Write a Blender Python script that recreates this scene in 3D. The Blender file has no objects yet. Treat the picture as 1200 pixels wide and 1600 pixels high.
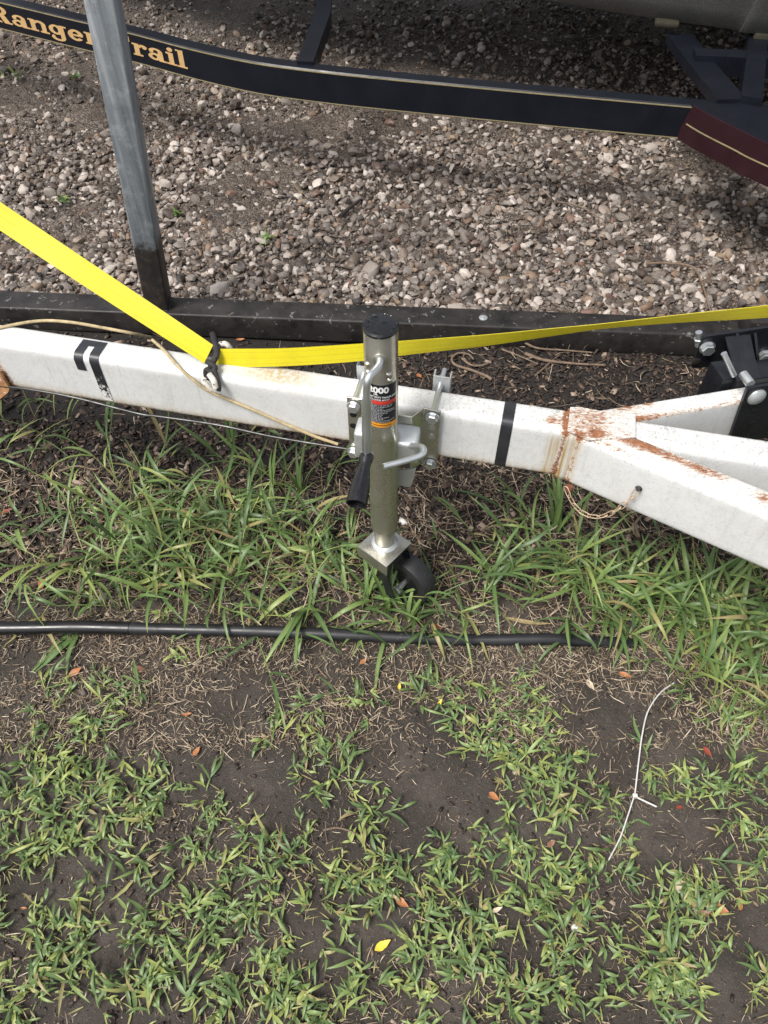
import bpy, bmesh, math, random
import numpy as np
from mathutils import Vector, Matrix, Euler

rng = np.random.default_rng(7)
random.seed(7)
sc = bpy.context.scene
COL = sc.collection

# ------------------------------------------------------------------ camera, sky, sun, exposure
CAM = np.array([0.0, -0.895, 1.42]); PITCH = math.radians(52.0); FPX = 1186.0
cam_d = bpy.data.cameras.new('camera'); cam = bpy.data.objects.new('camera', cam_d); COL.objects.link(cam)
cam.location = CAM; cam.rotation_euler = (math.radians(90) - PITCH, 0, 0)
cam_d.sensor_fit = 'VERTICAL'; cam_d.sensor_height = 24.0; cam_d.lens = 24.0 * FPX / 1600.0
cam_d.clip_start = 0.02; cam_d.clip_end = 400.0
sc.camera = cam
SUN_DIR = Vector((-0.42, -0.34, 0.84)).normalized()
world = bpy.data.worlds.new('World'); sc.world = world; world.use_nodes = True
wn = world.node_tree; wn.nodes.clear()
sky = wn.nodes.new('ShaderNodeTexSky'); sky.sky_type = 'NISHITA'; sky.sun_disc = False
sky.sun_elevation = math.asin(SUN_DIR.z); sky.sun_rotation = math.atan2(SUN_DIR.x, SUN_DIR.y) % (2 * math.pi)
sky.dust_density = 3.0; sky.air_density = 1.2
hs = wn.nodes.new('ShaderNodeHueSaturation'); hs.inputs['Saturation'].default_value = 0.30
bg = wn.nodes.new('ShaderNodeBackground'); bg.inputs['Strength'].default_value = 0.115
wo = wn.nodes.new('ShaderNodeOutputWorld')
wn.links.new(sky.outputs[0], hs.inputs['Color']); wn.links.new(hs.outputs[0], bg.inputs[0]); wn.links.new(bg.outputs[0], wo.inputs[0])
sun_d = bpy.data.lights.new('sun', 'SUN'); sun_d.energy = 2.6; sun_d.angle = math.radians(20); sun_d.color = (1.0, 0.96, 0.9)
sun = bpy.data.objects.new('sun', sun_d); COL.objects.link(sun)
sun.rotation_euler = SUN_DIR.to_track_quat('Z', 'Y').to_euler(); sun.location = (0, 0, 6)
sc.view_settings.view_transform = 'Standard'; sc.view_settings.look = 'None'
sc.view_settings.exposure = 0.68; sc.view_settings.gamma = 1.0
sc.render.engine = 'CYCLES'; sc.cycles.use_denoising = True
sc.cycles.max_bounces = 8

# ------------------------------------------------------------------ measuring: where a line of sight meets a level or a wall
FW = np.array([0, math.cos(PITCH), -math.sin(PITCH)]); UP = np.array([0, math.sin(PITCH), math.cos(PITCH)])
def ray(x, y): return np.array([1., 0, 0]) * (x - 600) / FPX + UP * (800 - y) / FPX + FW
def P(x, y, z=0.0):
    r = ray(x, y); return CAM + r * ((z - CAM[2]) / r[2])
def PV(x, y, A, n):
    r = ray(x, y); return CAM + r * (np.dot(np.asarray(A) - CAM, n) / np.dot(r, n))
def PD(x, y, depth): return CAM + ray(x, y) * depth
def Pn(px, py, z=0.0):
    px = np.asarray(px, float); py = np.asarray(py, float)
    r = np.outer((px - 600) / FPX, [1, 0, 0]) + np.outer((800 - py) / FPX, UP) + FW
    return CAM + r * ((z - CAM[2]) / r[:, 2])[:, None]

# ------------------------------------------------------------------ terrain height
_nw = [(rng.uniform(2, 26), rng.uniform(0, 2 * math.pi), rng.uniform(0, 2 * math.pi)) for _ in range(26)]
def gz(x, y):
    x = np.asarray(x, float); y = np.asarray(y, float); h = 0
    for k, a, ph in _nw:
        h = h + np.sin(k * (x * math.cos(a) + y * math.sin(a)) + ph) * (0.010 / k ** 0.75)
    return h

# ------------------------------------------------------------------ mesh helpers
def mk_mesh(name, V, F, smooth=True, attrs=None, angle=None):
    V = np.ascontiguousarray(V, dtype=np.float32); me = bpy.data.meshes.new(name)
    if isinstance(F, np.ndarray):
        n, k = F.shape
        me.vertices.add(len(V)); me.vertices.foreach_set('co', V.ravel())
        me.loops.add(n * k); me.loops.foreach_set('vertex_index', F.astype(np.int32).ravel())
        me.polygons.add(n); me.polygons.foreach_set('loop_start', np.arange(0, n * k, k, dtype=np.int32))
        me.update(calc_edges=True)
    else:
        me.from_pydata([tuple(map(float, v)) for v in V], [], [tuple(map(int, f)) for f in F]); me.update()
    if smooth:
        me.polygons.foreach_set('use_smooth', np.ones(len(me.polygons), dtype=bool))
        if angle: me.set_sharp_from_angle(angle=math.radians(angle))
    for an, av in (attrs or {}).items():
        a = me.attributes.new(an, 'FLOAT', 'POINT'); a.data.foreach_set('value', np.ascontiguousarray(av, dtype=np.float32))
    return me
def link(name, me, m=None, parent=None, loc=(0, 0, 0), rot=None):
    o = bpy.data.objects.new(name, me); COL.objects.link(o)
    if m is not None and not me.materials: me.materials.append(m)
    o.location = loc
    if rot is not None: o.rotation_euler = rot
    if parent is not None: o.parent = parent
    return o
def tag(o, label=None, cat=None, group=None, kind=None):
    for k, v in (('label', label), ('category', cat), ('group', group), ('kind', kind)):
        if v: o[k] = v
    return o
def thing(name, label, cat, loc, group=None):
    o = bpy.data.objects.new(name, None); COL.objects.link(o); o.location = loc; o.empty_display_size = 0.05
    return tag(o, label, cat, group)
class G:                                           # gathers shapes for ONE mesh (world coordinates)
    def __init__(s): s.V = []; s.F = []
    def add(s, V, F):
        b = len(s.V); s.V += [tuple(v) for v in V]; s.F += [tuple(i + b for i in f) for f in F]; return s
    def obj(s, name, m, parent=None, smooth=True, angle=35, attrs=None, origin=None):
        org = np.array(parent_loc(parent)) if parent is not None else np.array(origin if origin is not None else (0, 0, 0.))
        me = mk_mesh(name, np.array(s.V) - org, s.F, smooth, attrs, angle)
        o = link(name, me, m, parent)
        if parent is None: o.location = org
        return o
def parent_loc(p):
    l = np.zeros(3)
    while p is not None: l = l + np.array(p.location); p = p.parent
    return l
def unit(v): v = np.asarray(v, float); return v / (np.linalg.norm(v) + 1e-12)
def basis(d):
    d = unit(d); a = np.array([0, 0, 1.]) if abs(d[2]) < .9 else np.array([1., 0, 0])
    u = unit(np.cross(a, d)); return u, np.cross(d, u), d
def tube(pts, rad, n=12, caps=True):
    pts = np.asarray(pts, float); m = len(pts); rad = np.broadcast_to(np.asarray(rad, float), (m,))
    V = []; F = []; u = None
    for i in range(m):
        d = pts[min(i + 1, m - 1)] - pts[max(i - 1, 0)]
        if u is None: u, v, d = basis(d)
        else:
            d = unit(d); u = unit(u - d * np.dot(u, d)); v = np.cross(d, u)
        for k in range(n):
            a = 2 * math.pi * k / n; V.append(pts[i] + rad[i] * (math.cos(a) * u + math.sin(a) * v))
    for i in range(m - 1):
        for k in range(n):
            k2 = (k + 1) % n; F.append((i * n + k, i * n + k2, (i + 1) * n + k2, (i + 1) * n + k))
    if caps: F.append(tuple(range(n - 1, -1, -1))); F.append(tuple((m - 1) * n + k for k in range(n)))
    return V, F
def spline(pts, n=8):
    p = np.asarray(pts, float); p = np.vstack([2 * p[0] - p[1], p, 2 * p[-1] - p[-2]]); out = []
    for i in range(1, len(p) - 2):
        for t in np.linspace(0, 1, n, endpoint=False):
            a, b, c, d = p[i - 1], p[i], p[i + 1], p[i + 2]
            out.append(.5 * (2 * b + (c - a) * t + (2 * a - 5 * b + 4 * c - d) * t * t + (3 * b - a - 3 * c + d) * t ** 3))
    out.append(p[-2]); return np.array(out)
def lathe(prof, c=(0, 0, 0), axis=(0, 0, 1), n=32):
    u, v, d = basis(axis); V = []; F = []; c = np.asarray(c, float); m = len(prof)
    for r, h in prof:
        for k in range(n):
            a = 2 * math.pi * k / n; V.append(c + d * h + r * (math.cos(a) * u + math.sin(a) * v))
    for i in range(m - 1):
        for k in range(n):
            k2 = (k + 1) % n; F.append((i * n + k, i * n + k2, (i + 1) * n + k2, (i + 1) * n + k))
    if prof[0][0] > 1e-6: F.append(tuple(range(n - 1, -1, -1)))
    if prof[-1][0] > 1e-6: F.append(tuple((m - 1) * n + k for k in range(n)))
    return V, F
def rbox(c, size, ax=None, bev=0.002, seg=2):
    bm = bmesh.new(); bmesh.ops.create_cube(bm, size=1.0)
    for v in bm.verts: v.co = Vector((v.co.x * size[0], v.co.y * size[1], v.co.z * size[2]))
    if bev > 0: bmesh.ops.bevel(bm, geom=bm.edges[:], offset=bev, segments=seg, profile=.5, affect='EDGES')
    ax = np.eye(3) if ax is None else np.array([unit(a) for a in ax])
    bm.verts.index_update()
    V = [np.asarray(c, float) + np.array(v.co) @ ax for v in bm.verts]; F = [tuple(v.index for v in f.verts) for f in bm.faces]; bm.free()
    return V, F
def prism(poly, nrm, th):
    """closed outline (3-D points, convex enough for an n-gon) given thickness th along nrm"""
    poly = np.asarray(poly, float); n = len(poly); nrm = unit(nrm)
    V = list(poly) + list(poly + nrm * th)
    F = [tuple(range(n - 1, -1, -1)), tuple(range(n, 2 * n))] + [(i, (i + 1) % n, n + (i + 1) % n, n + i) for i in range(n)]
    return V, F
def rounded(poly, r, k=4):
    poly = [np.asarray(p, float) for p in poly]; out = []; n = len(poly)
    for i in range(n):
        a, b, c = poly[i - 1], poly[i], poly[(i + 1) % n]
        u = unit(a - b); w = unit(c - b)
        for t in np.linspace(0, 1, k):
            p0 = b + u * r * (1 - t); p1 = b + w * r * t
            out.append(p0 * (1 - t) + p1 * t if True else b)
    return out
def hexhead(c, axis, r=0.0095, h=0.007):
    return lathe([(r * .93, 0), (r, .001), (r, h - .0015), (r * .85, h), (0, h)], c, axis, 6)

# ------------------------------------------------------------------ materials
class N:
    def __init__(s, name):
        s.m = bpy.data.materials.new(name); s.m.use_nodes = True; s.t = s.m.node_tree
        s.b = s.t.nodes['Principled BSDF']; s.tc = s.t.nodes.new('ShaderNodeTexCoord')
    def n(s, typ, **kw):
        x = s.t.nodes.new('ShaderNode' + typ)
        for k, v in kw.items(): setattr(x, k, v)
        return x
    def l(s, a, b): s.t.links.new(a, b)
    def noise(s, scale, detail=4, rough=.55, co=None, dist=0):
        x = s.n('TexNoise'); x.inputs['Scale'].default_value = scale; x.inputs['Detail'].default_value = detail
        x.inputs['Roughness'].default_value = rough; x.inputs['Distortion'].default_value = dist
        s.l(co or s.tc.outputs['Object'], x.inputs['Vector']); return x.outputs['Fac']
    def ramp(s, fac, stops, interp='LINEAR'):
        x = s.n('ValToRGB'); x.color_ramp.interpolation = interp; e = x.color_ramp.elements
        while len(e) > 1: e.remove(e[-1])
        for i, (p, c) in enumerate(stops):
            c = tuple(c) if hasattr(c, '__len__') else (c, c, c)
            el = e[0] if i == 0 else e.new(p); el.position = p; el.color = c + (1,)
        s.l(fac, x.inputs[0]); return x.outputs[0]
    def mix(s, fac, a, b, mode='MIX'):
        x = s.n('MixRGB', blend_type=mode)
        for i, v in ((0, fac), (1, a), (2, b)):
            if hasattr(v, 'links'): s.l(v, x.inputs[i])
            else: x.inputs[i].default_value = v if i == 0 else (tuple(v) + (1,) if hasattr(v, '__len__') else (v, v, v, 1))
        return x.outputs[0]
    def math(s, op, a, b=0, clamp=False):
        x = s.n('Math', operation=op); x.use_clamp = clamp
        for i, v in ((0, a), (1, b)):
            if hasattr(v, 'links'): s.l(v, x.inputs[i])
            else: x.inputs[i].default_value = v
        return x.outputs[0]
    def attr(s, name): return s.n('Attribute', attribute_name=name).outputs['Fac']
    def mapped(s, scale):
        x = s.n('Mapping'); x.inputs['Scale'].default_value = scale; s.l(s.tc.outputs['Object'], x.inputs['Vector']); return x.outputs[0]
    def bump(s, h, strength=.3, dist=.002):
        x = s.n('Bump'); x.inputs['Strength'].default_value = strength; x.inputs['Distance'].default_value = dist
        s.l(h, x.inputs['Height']); s.l(x.outputs[0], s.b.inputs['Normal']); return x
    def set(s, col=None, rough=None, metal=None, spec=None):
        for k, v in (('Base Color', col), ('Roughness', rough), ('Metallic', metal), ('Specular IOR Level', spec)):
            if v is None: continue
            if hasattr(v, 'links'): s.l(v, s.b.inputs[k])
            else: s.b.inputs[k].default_value = tuple(v) + (1,) if hasattr(v, '__len__') else v
        return s.m

def simple(name, col, rough=.5, metal=0., var=.25, scale=18., bump=.0, bscale=150., spec=.5, speck=None):
    x = N(name); a = np.array(col); nz = x.noise(scale, 6, .65)
    c = x.ramp(nz, [(.3, tuple(a * (1 - var))), (.7, tuple(np.minimum(a * (1 + var), 1)))])
    if speck is not None:
        sp = x.ramp(x.noise(speck[0], 3, .7), [(speck[1], 0.), (speck[1] + .04, 1.)]); c = x.mix(sp, c, speck[2])
    r = x.ramp(x.noise(scale * 2.3, 5), [(.3, max(rough - .1, 0.02)), (.7, min(rough + .12, 1))])
    if bump: x.bump(x.noise(bscale, 5, .6), bump, .0015)
    return x.set(c, r, metal, spec)

M = {}
def build_mats():
    # weathered white trailer paint: fine crackle and specks on the sky-facing (weather) side, rust, drips and painted strap reflection by attribute
    x = N('weathered_white_paint'); co = x.tc.outputs['Object']
    base = x.ramp(x.noise(7, 6, .6), [(.3, (.565, .568, .56)), (.7, (.635, .638, .635))])
    grime = x.ramp(x.noise(60, 8, .75), [(.46, 0.), (.72, 1.)]); base = x.mix(x.math('MULTIPLY', grime, .30), base, (.34, .33, .30))
    speck = x.ramp(x.noise(230, 4, .85), [(.565, 0.), (.62, 1.)]); base = x.mix(x.math('MULTIPLY', speck, x.math('ADD', x.math('MULTIPLY', x.attr('crackle'), .55), .25)), base, (.13, .12, .115))
    v = x.n('TexVoronoi', feature='DISTANCE_TO_EDGE'); v.inputs['Scale'].default_value = 72
    wob = x.n('TexNoise'); wob.inputs['Scale'].default_value = 60; x.l(co, wob.inputs['Vector'])
    ad = x.n('VectorMath', operation='MULTIPLY_ADD'); x.l(wob.outputs['Color'], ad.inputs[0]); ad.inputs[1].default_value = (.02, .02, .02); x.l(co, ad.inputs[2])
    x.l(ad.outputs[0], v.inputs['Vector'])
    crack = x.ramp(v.outputs['Distance'], [(.0, 1.), (.02, .8), (.06, 0.)])
    ck = x.math('MULTIPLY', crack, x.attr('crackle')); ck = x.math('MULTIPLY', ck, x.ramp(x.noise(17, 4), [(.46, .0), (.62, .8)]))
    base = x.mix(x.math('MULTIPLY', ck, .75), base, (.16, .14, .12))
    chip = x.ramp(x.noise(48, 8, .88), [(.60, 0.), (.615, 1.)])
    base = x.mix(x.math('MULTIPLY', chip, x.attr('crackle')), base, (.2, .185, .17))
    drip = x.ramp(x.noise(1, 5, .7, x.mapped((70, 70, 5))), [(.55, 0.), (.72, .5)]); base = x.mix(x.math('MULTIPLY', drip, x.ramp(x.noise(9, 4), [(.4, 0.), (.62, 1.)])), base, (.27, .245, .20))
    stn_bounce = x.attr('stain_bounce'); st = x.mapped((130, 130, 6)); sn = x.ramp(x.noise(1, 4, .6, st), [(.36, 0.), (.58, 1.)])
    base = x.mix(x.math('MULTIPLY', stn_bounce, x.math('ADD', x.math('MULTIPLY', sn, .9), .2), True), base, (.36, .235, .06))
    ru = x.attr('rust'); nn = x.noise(1, 9, .82, x.mapped((55, 190, 110)), 1.6)
    rm = x.ramp(x.math('MULTIPLY', x.math('ADD', x.math('MULTIPLY', ru, .46), x.math('MULTIPLY', nn, 1.3)), x.ramp(ru, [(.05, 0.), (.12, 1.)])), [(.905, 0.), (.955, 1.)])
    rc = x.ramp(x.noise(150, 6, .7), [(.3, (.10, .035, .018)), (.48, (.21, .082, .036)), (.66, (.34, .165, .085))])
    edge = x.ramp(x.math('MULTIPLY', x.math('ADD', x.math('MULTIPLY', ru, .46), x.math('MULTIPLY', nn, 1.3)), x.ramp(ru, [(.05, 0.), (.12, 1.)])), [(.80, 0.), (.93, 1.)])
    base = x.mix(x.math('MULTIPLY', edge, .55), base, (.50, .36, .22)); base = x.mix(rm, base, rc)
    x.bump(x.math('SUBTRACT', x.noise(220, 3), x.math('ADD', x.math('MULTIPLY', rm, .5), ck)), .25, .0008)
    M['paint'] = x.set(base, x.ramp(rm, [(0, .42), (1, .9)]), 0.)
    # black tape, worn where the attribute says
    x = N('black_tape'); w = x.attr('wear'); wm = x.ramp(x.math('ADD', x.math('MULTIPLY', w, .5), x.math('MULTIPLY', x.noise(110, 6, .8), .8)), [(.66, 0.), (.69, 1.)])
    M['tape'] = x.set(x.mix(wm, x.ramp(x.noise(30), [(.3, (.012, .013, .016)), (.7, (.03, .031, .036))]), (.62, .61, .58)), .38)
    # galvanised post
    x = N('weathered_galvanised_steel'); st = x.mapped((40, 40, 2.2))
    c = x.ramp(x.noise(1, 8, .7, st), [(.30, (.12, .137, .155)), (.5, (.25, .275, .30)), (.70, (.44, .465, .49))])
    c = x.mix(x.ramp(x.noise(26, 7, .75), [(.52, 0.), (.72, .55)]), c, (.52, .54, .55))
    c = x.mix(x.ramp(x.noise(15, 6, .7), [(.55, 0.), (.75, .6)]), c, (.10, .115, .13))
    sep = x.n('SeparateXYZ'); x.l(x.tc.outputs['Object'], sep.inputs[0])
    dk = x.ramp(x.math('ADD', sep.outputs['Z'], x.math('MULTIPLY', x.noise(30, 8, .85), .14)), [(.345, 1.), (.372, 0.)])
    c = x.mix(dk, c, x.ramp(x.noise(60, 6, .7), [(.35, (.016, .0145, .014)), (.58, (.035, .029, .026)), (.70, (.10, .058, .036))]))
    x.bump(x.noise(90, 5), .12, .001); M['galv'] = x.set(c, x.ramp(dk, [(0, .52), (1, .6)]), x.ramp(dk, [(0, .35), (1, 0.)]))
    M['rail'] = simple('worn_black_steel', (.020, .0175, .0165), .52, 0, .7, 16, .3, 120, .4, (48, .63, (.13, .125, .12)))
    M['black'] = simple('gloss_black_trailer_paint', (.006, .0075, .012), .36, 0, .2, 6, 0, 100, .3, (160, .76, (.25, .25, .25)))
    M['maroon'] = simple('maroon_fender_paint', (.022, .0065, .0095), .36, 0, .2, 9, 0, 200, .35)
    M['gold'] = simple('tan_lettering_vinyl', (.50, .32, .14), .5, 0, .12, 30)
    M['stripe'] = simple('gold_pinstripe_vinyl', (.24, .20, .11), .5, 0, .2, 30)
    x = N('metal_flake_grey_gelcoat')
    c = x.mix(x.ramp(x.noise(700, 1), [(.66, 0.), (.7, 1.)]), x.ramp(x.noise(5), [(.3, (.050, .050, .049)), (.7, (.08, .08, .078))]), (.34, .34, .33))
    M['hull'] = x.set(c, .45, .1)
    M['wood'] = simple('shade_darkened_bunk_wood', (.02, .017, .009), .8, 0, .35, 20, .3)  # bunk wood colour darkened to hold the shade under the hull
    M['zinc'] = simple('bright_zinc_plating', (.62, .64, .65), .34, .9, .05, 12)
    M['zincdull'] = simple('zinc_plate', (.52, .54, .54), .42, .7, .14, 26, .06, 240)
    M['champ'] = simple('satin_champagne_steel', (.53, .515, .45), .29, .92, .06, 10)
    M['plastic'] = simple('black_plastic', (.008, .008, .010), .30, 0, .3, 70, .12, 160)
    M['rubber'] = simple('black_rubber_tyre', (.013, .013, .014), .55, 0, .3, 40, .1, 300)
    M['powder'] = simple('black_powder_coat', (.0085, .009, .012), .3, 0, .25, 20, .05, 400)
    M['hose'] = simple('black_polyethylene_hose', (.014, .014, .016), .4, 0, .5, 12, .1, 90, .5, (45, .70, (.09, .075, .06)))
    M['sleeve'] = simple('glossy_black_hose', (.007, .007, .008), .3, 0, .3, 12, .05, 90, .5, (60, .71, (.08, .07, .055)))
    x = N('yellow_webbing'); u = x.attr('across'); al = x.attr('along')
    wv = x.math('SINE', x.math('MULTIPLY', u, 62.)); wy = x.math('SINE', x.math('MULTIPLY', al, 2600.))
    c = x.mix(x.ramp(x.noise(22, 6, .75), [(.42, 0.), (.78, .5)]), (.61, .525, .006), (.40, .325, .010))
    c = x.mix(x.ramp(x.math('ABSOLUTE', x.math('SUBTRACT', u, .5)), [(.0, .45), (.04, .05), (.26, 0.), (.33, .45), (.37, .05), (.455, .0), (.49, .5)]), c, (.42, .34, .01))
    x.bump(x.math('ADD', wv, x.math('MULTIPLY', wy, .6)), .12, .0005); M['strap'] = x.set(c, .55)
    M['cord'] = simple('dirty_beige_cord', (.38, .30, .17), .7, 0, .35, 60, .3, 400)
    M['darkrope'] = simple('black_grimy_rope', (.018, .017, .018), .7, 0, .5, 90, .6, 500)
    M['whiterope'] = simple('dirty_white_rope', (.55, .52, .46), .8, 0, .3, 90, .6, 500, .5, (130, .62, (.05, .045, .04)))
    M['cable'] = simple('dark_wet_cable', (.02, .02, .02), .35, 0, .4, 20)
    M['tie'] = simple('white_nylon', (.52, .51, .49), .45, 0, .12, 40)
    M['rustchain'] = simple('rusty_pale_chain', (.48, .36, .25), .55, .4, .35, 120, .2, 500)
    M['rust'] = simple('heavy_rust', (.13, .045, .022), .85, 0, .5, 90, .5, 300)
    M['rustplate'] = simple('rust_stained_plate', (.40, .20, .09), .75, 0, .5, 40, .4, 200, .5, (36, .56, (.72, .62, .5)))
    M['labelblack'] = simple('label_black', (.012, .012, .018), .35, 0, .1, 20)
    M['labelwhite'] = simple('label_white', (.78, .78, .77), .4, 0, .05, 20)
    M['labelfine'] = simple('label_fine_print', (.34, .34, .36), .4, 0, .1, 20)
    M['labelred'] = simple('label_red', (.60, .05, .04), .4, 0, .1, 20)
    M['labelorange'] = simple('label_orange', (.80, .32, .02), .4, 0, .1, 20)
    M['labeldark'] = simple('label_dark_print', (.20, .07, .01), .4, 0, .1, 20)
    x = N('water_drop'); x.b.inputs['Transmission Weight'].default_value = 1.; x.b.inputs['IOR'].default_value = 1.33
    M['drop'] = x.set(x.ramp(x.noise(5), [(0, .97), (1, 1.)]), .02)
    # soil
    x = N('damp_dark_soil'); g = x.tc.outputs['Object']
    c = x.ramp(x.noise(5, 8, .65), [(.3, (.021, .0165, .0135)), (.5, (.042, .034, .0275)), (.72, (.092, .077, .064))])
    c = x.mix(x.ramp(x.noise(38, 8, .75), [(.45, 0.), (.7, .7)]), c, (.034, .026, .021))
    c = x.mix(x.ramp(x.noise(240, 4, .8), [(.62, 0.), (.68, .75)]), c, (.21, .17, .13))
    c = x.mix(x.ramp(x.noise(600, 2, .8), [(.68, 0.), (.72, .9)]), c, (.34, .31, .28))
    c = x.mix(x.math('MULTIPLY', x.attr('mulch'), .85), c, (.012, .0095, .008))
    h = x.math('ADD', x.noise(60, 8, .7), x.math('MULTIPLY', x.noise(420, 6, .75), .35)); x.bump(h, .85, .006)
    M['soil'] = x.set(c, x.ramp(x.noise(9, 5), [(.35, .55), (.6, .85)]), 0, .4)
    x = N('gravel_grit'); v = x.n('TexVoronoi'); v.inputs['Scale'].default_value = 190; x.l(x.tc.outputs['Object'], v.inputs['Vector'])
    sv = x.n('SeparateColor'); x.l(v.outputs['Color'], sv.inputs[0])
    c = x.ramp(sv.outputs[0], [(0, (.04, .029, .022)), (.5, (.095, .069, .051)), (.8, (.16, .128, .10)), (1, (.26, .23, .20))])
    c = x.mix(x.ramp(x.noise(4, 6, .7), [(.4, 0.), (.65, .75)]), c, (.035, .024, .018))
    x.bump(x.math('MULTIPLY', v.outputs['Distance'], -1.), 1., .006); M['grit'] = x.set(c, .8)
    PAL = [(0, (0.027, 0.023, 0.020)), (.08, (0.051, 0.036, 0.029)), (.18, (0.093, 0.068, 0.052)), (.28, (0.134, 0.099, 0.074)), (.38, (0.112, 0.094, 0.084)), (.48, (0.160, 0.133, 0.116)),
           (.58, (0.196, 0.169, 0.147)), (.68, (0.305, 0.260, 0.224)), (.76, (0.227, 0.157, 0.102)), (.80, (0.138, 0.074, 0.052)), (.84, (0.310, 0.265, 0.227)), (.92, (0.405, 0.351, 0.310)), (.975, (0.492, 0.431, 0.385))]
    for key, src in (('stone_mass', 'a'), ('stone_single', 'o')):
        x = N('pebble_' + key)
        t = x.attr('tint') if src == 'a' else x.n('ObjectInfo').outputs['Random']
        c = x.ramp(t, PAL)
        c = x.mix(x.ramp(x.noise(2.2 if src == 'o' else 120, 6, .7), [(.40, 0.), (.68, .6)]), c, x.mix(.5, c, (.09, .07, .055)))
        c = x.mix(x.ramp(x.noise(1, 4, .7, x.mapped((1.4, 4.5, 1.4)) if src == 'o' else x.mapped((60, 170, 90))), [(.54, 0.), (.66, .45)]), c, x.mix(.5, c, (.40, .39, .37)))
        x.bump(x.noise(3.2 if src == 'o' else 180, 6, .75), .6, .003); M[key] = x.set(c, x.ramp(x.noise(25), [(.35, .38), (.65, .75)]), 0, .5)
    # plants
    def leafmat(name, stops, rough=.42, trans=.25):
        x = N(name); c = x.ramp(x.attr('tint'), stops)
        c = x.mix(x.ramp(x.noise(140, 4, .6), [(.4, 0.), (.75, .45)]), c, x.mix(.45, c, (.22, .24, .10)))
        mid = x.ramp(x.math('ABSOLUTE', x.math('SUBTRACT', x.attr('across'), .5)), [(.0, .45), (.09, 0.)]); c = x.mix(mid, c, (.27, .33, .16))
        x.set(c, rough, 0, .45); tr = x.n('BsdfTranslucent'); x.l(c, tr.inputs[0]); ms = x.n('MixShader'); ms.inputs[0].default_value = trans
        x.l(x.b.outputs[0], ms.inputs[1]); x.l(tr.outputs[0], ms.inputs[2]); x.l(ms.outputs[0], x.t.nodes['Material Output'].inputs[0]); return x.m
    M['grass'] = leafmat('crabgrass_leaf', [(0, (.058, .108, .036)), (.35, (.105, .185, .054)), (.65, (.185, .27, .075)), (.80, (.26, .32, .085)), (.90, (.30, .26, .10)), (1, (.34, .25, .13))])
    M['sprig'] = leafmat('low_turf_leaf', [(0, (.075, .135, .048)), (.35, (.145, .225, .075)), (.60, (.24, .32, .10)), (.82, (.33, .37, .10)), (.92, (.29, .26, .10)), (1, (.33, .25, .13))])
    x = N('straw_litter'); M['straw'] = x.set(x.ramp(x.attr('tint'), [(0, (.055, .038, .026)), (.4, (.15, .105, .07)), (.7, (.30, .225, .15)), (1, (.50, .42, .31))]), .75)
    x = N('bark_chip'); c = x.ramp(x.attr('tint'), [(0, (.010, .007, .006)), (.5, (.030, .019, .014)), (.78, (.075, .045, .031)), (.92, (.19, .125, .085)), (1, (.33, .25, .19))])
    c = x.mix(x.ramp(x.noise(160, 6, .75), [(.45, 0.), (.7, .6)]), c, (.02, .015, .012)); x.bump(x.noise(200, 5), .4, .001); M['chip'] = x.set(c, .7)
    for k, a, b in (('leaf_orange', (.24, .075, .025), (.40, .17, .06)), ('leaf_brown', (.12, .05, .027), (.22, .11, .06)), ('leaf_yellow', (.62, .42, .03), (.75, .55, .06)), ('leaf_red', (.20, .03, .02), (.32, .07, .04)), ('leaf_pale', (.42, .33, .22), (.58, .50, .38))):
        x = N(k); M[k] = x.set(x.mix(x.ramp(x.noise(160, 5, .8), [(.62, 0.), (.7, .8)]), x.ramp(x.noise(45, 5), [(.3, a), (.7, b)]), (.08, .05, .03)), .5)
    M['twig'] = simple('dry_twig', (.15, .105, .072), .75, 0, .4, 60, .4, 300)
    M['bark'] = simple('dark_bark', (.03, .022, .018), .8, 0, .4, 40, .7, 150)
    M['timber'] = simple('dark_wet_timber', (.02, .018, .019), .55, 0, .5, 20, .4, 120)
    M['clover'] = simple('bright_weed_leaf', (.16, .27, .06), .5, 0, .25, 40)
build_mats()

# ================================================================== SETTING
def axis_lines(lo, hi, step, far):
    return np.concatenate([-np.array(far[::-1]), np.arange(lo, hi + 1e-6, step), np.array(far)])
def rail_y(x): return 0.825 - 0.062 * x              # front edge of the black rail
def sheet(name, xs, ys, zf, m, at=None):
    X, Y = np.meshgrid(xs, ys); Z = zf(X, Y); nx, ny = len(xs), len(ys)
    V = np.stack([X.ravel(), Y.ravel(), Z.ravel()], 1); i = np.arange(nx * ny).reshape(ny, nx)
    F = np.stack([i[:-1, :-1].ravel(), i[:-1, 1:].ravel(), i[1:, 1:].ravel(), i[1:, :-1].ravel()], 1)
    o = link(name, mk_mesh(name, V, F, True, {k: f(V[:, 0], V[:, 1]) for k, f in (at or {}).items()}), m); o['kind'] = 'structure'; return o
def soil_z(X, Y):
    near = np.clip((2.0 - np.abs(X)) * 2, 0, 1) * np.clip((1.2 - np.abs(Y)) * 2, 0, 1)
    return gz(X, Y) * near
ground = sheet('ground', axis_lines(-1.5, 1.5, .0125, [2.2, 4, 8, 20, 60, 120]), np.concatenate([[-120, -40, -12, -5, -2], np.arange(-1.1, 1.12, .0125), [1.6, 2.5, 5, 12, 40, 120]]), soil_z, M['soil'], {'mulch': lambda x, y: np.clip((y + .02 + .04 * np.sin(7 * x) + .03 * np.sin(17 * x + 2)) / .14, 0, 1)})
_pw = [(rng.uniform(4.5, 20), rng.uniform(0, 6.28), rng.uniform(0, 6.28)) for _ in range(22)]
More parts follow.
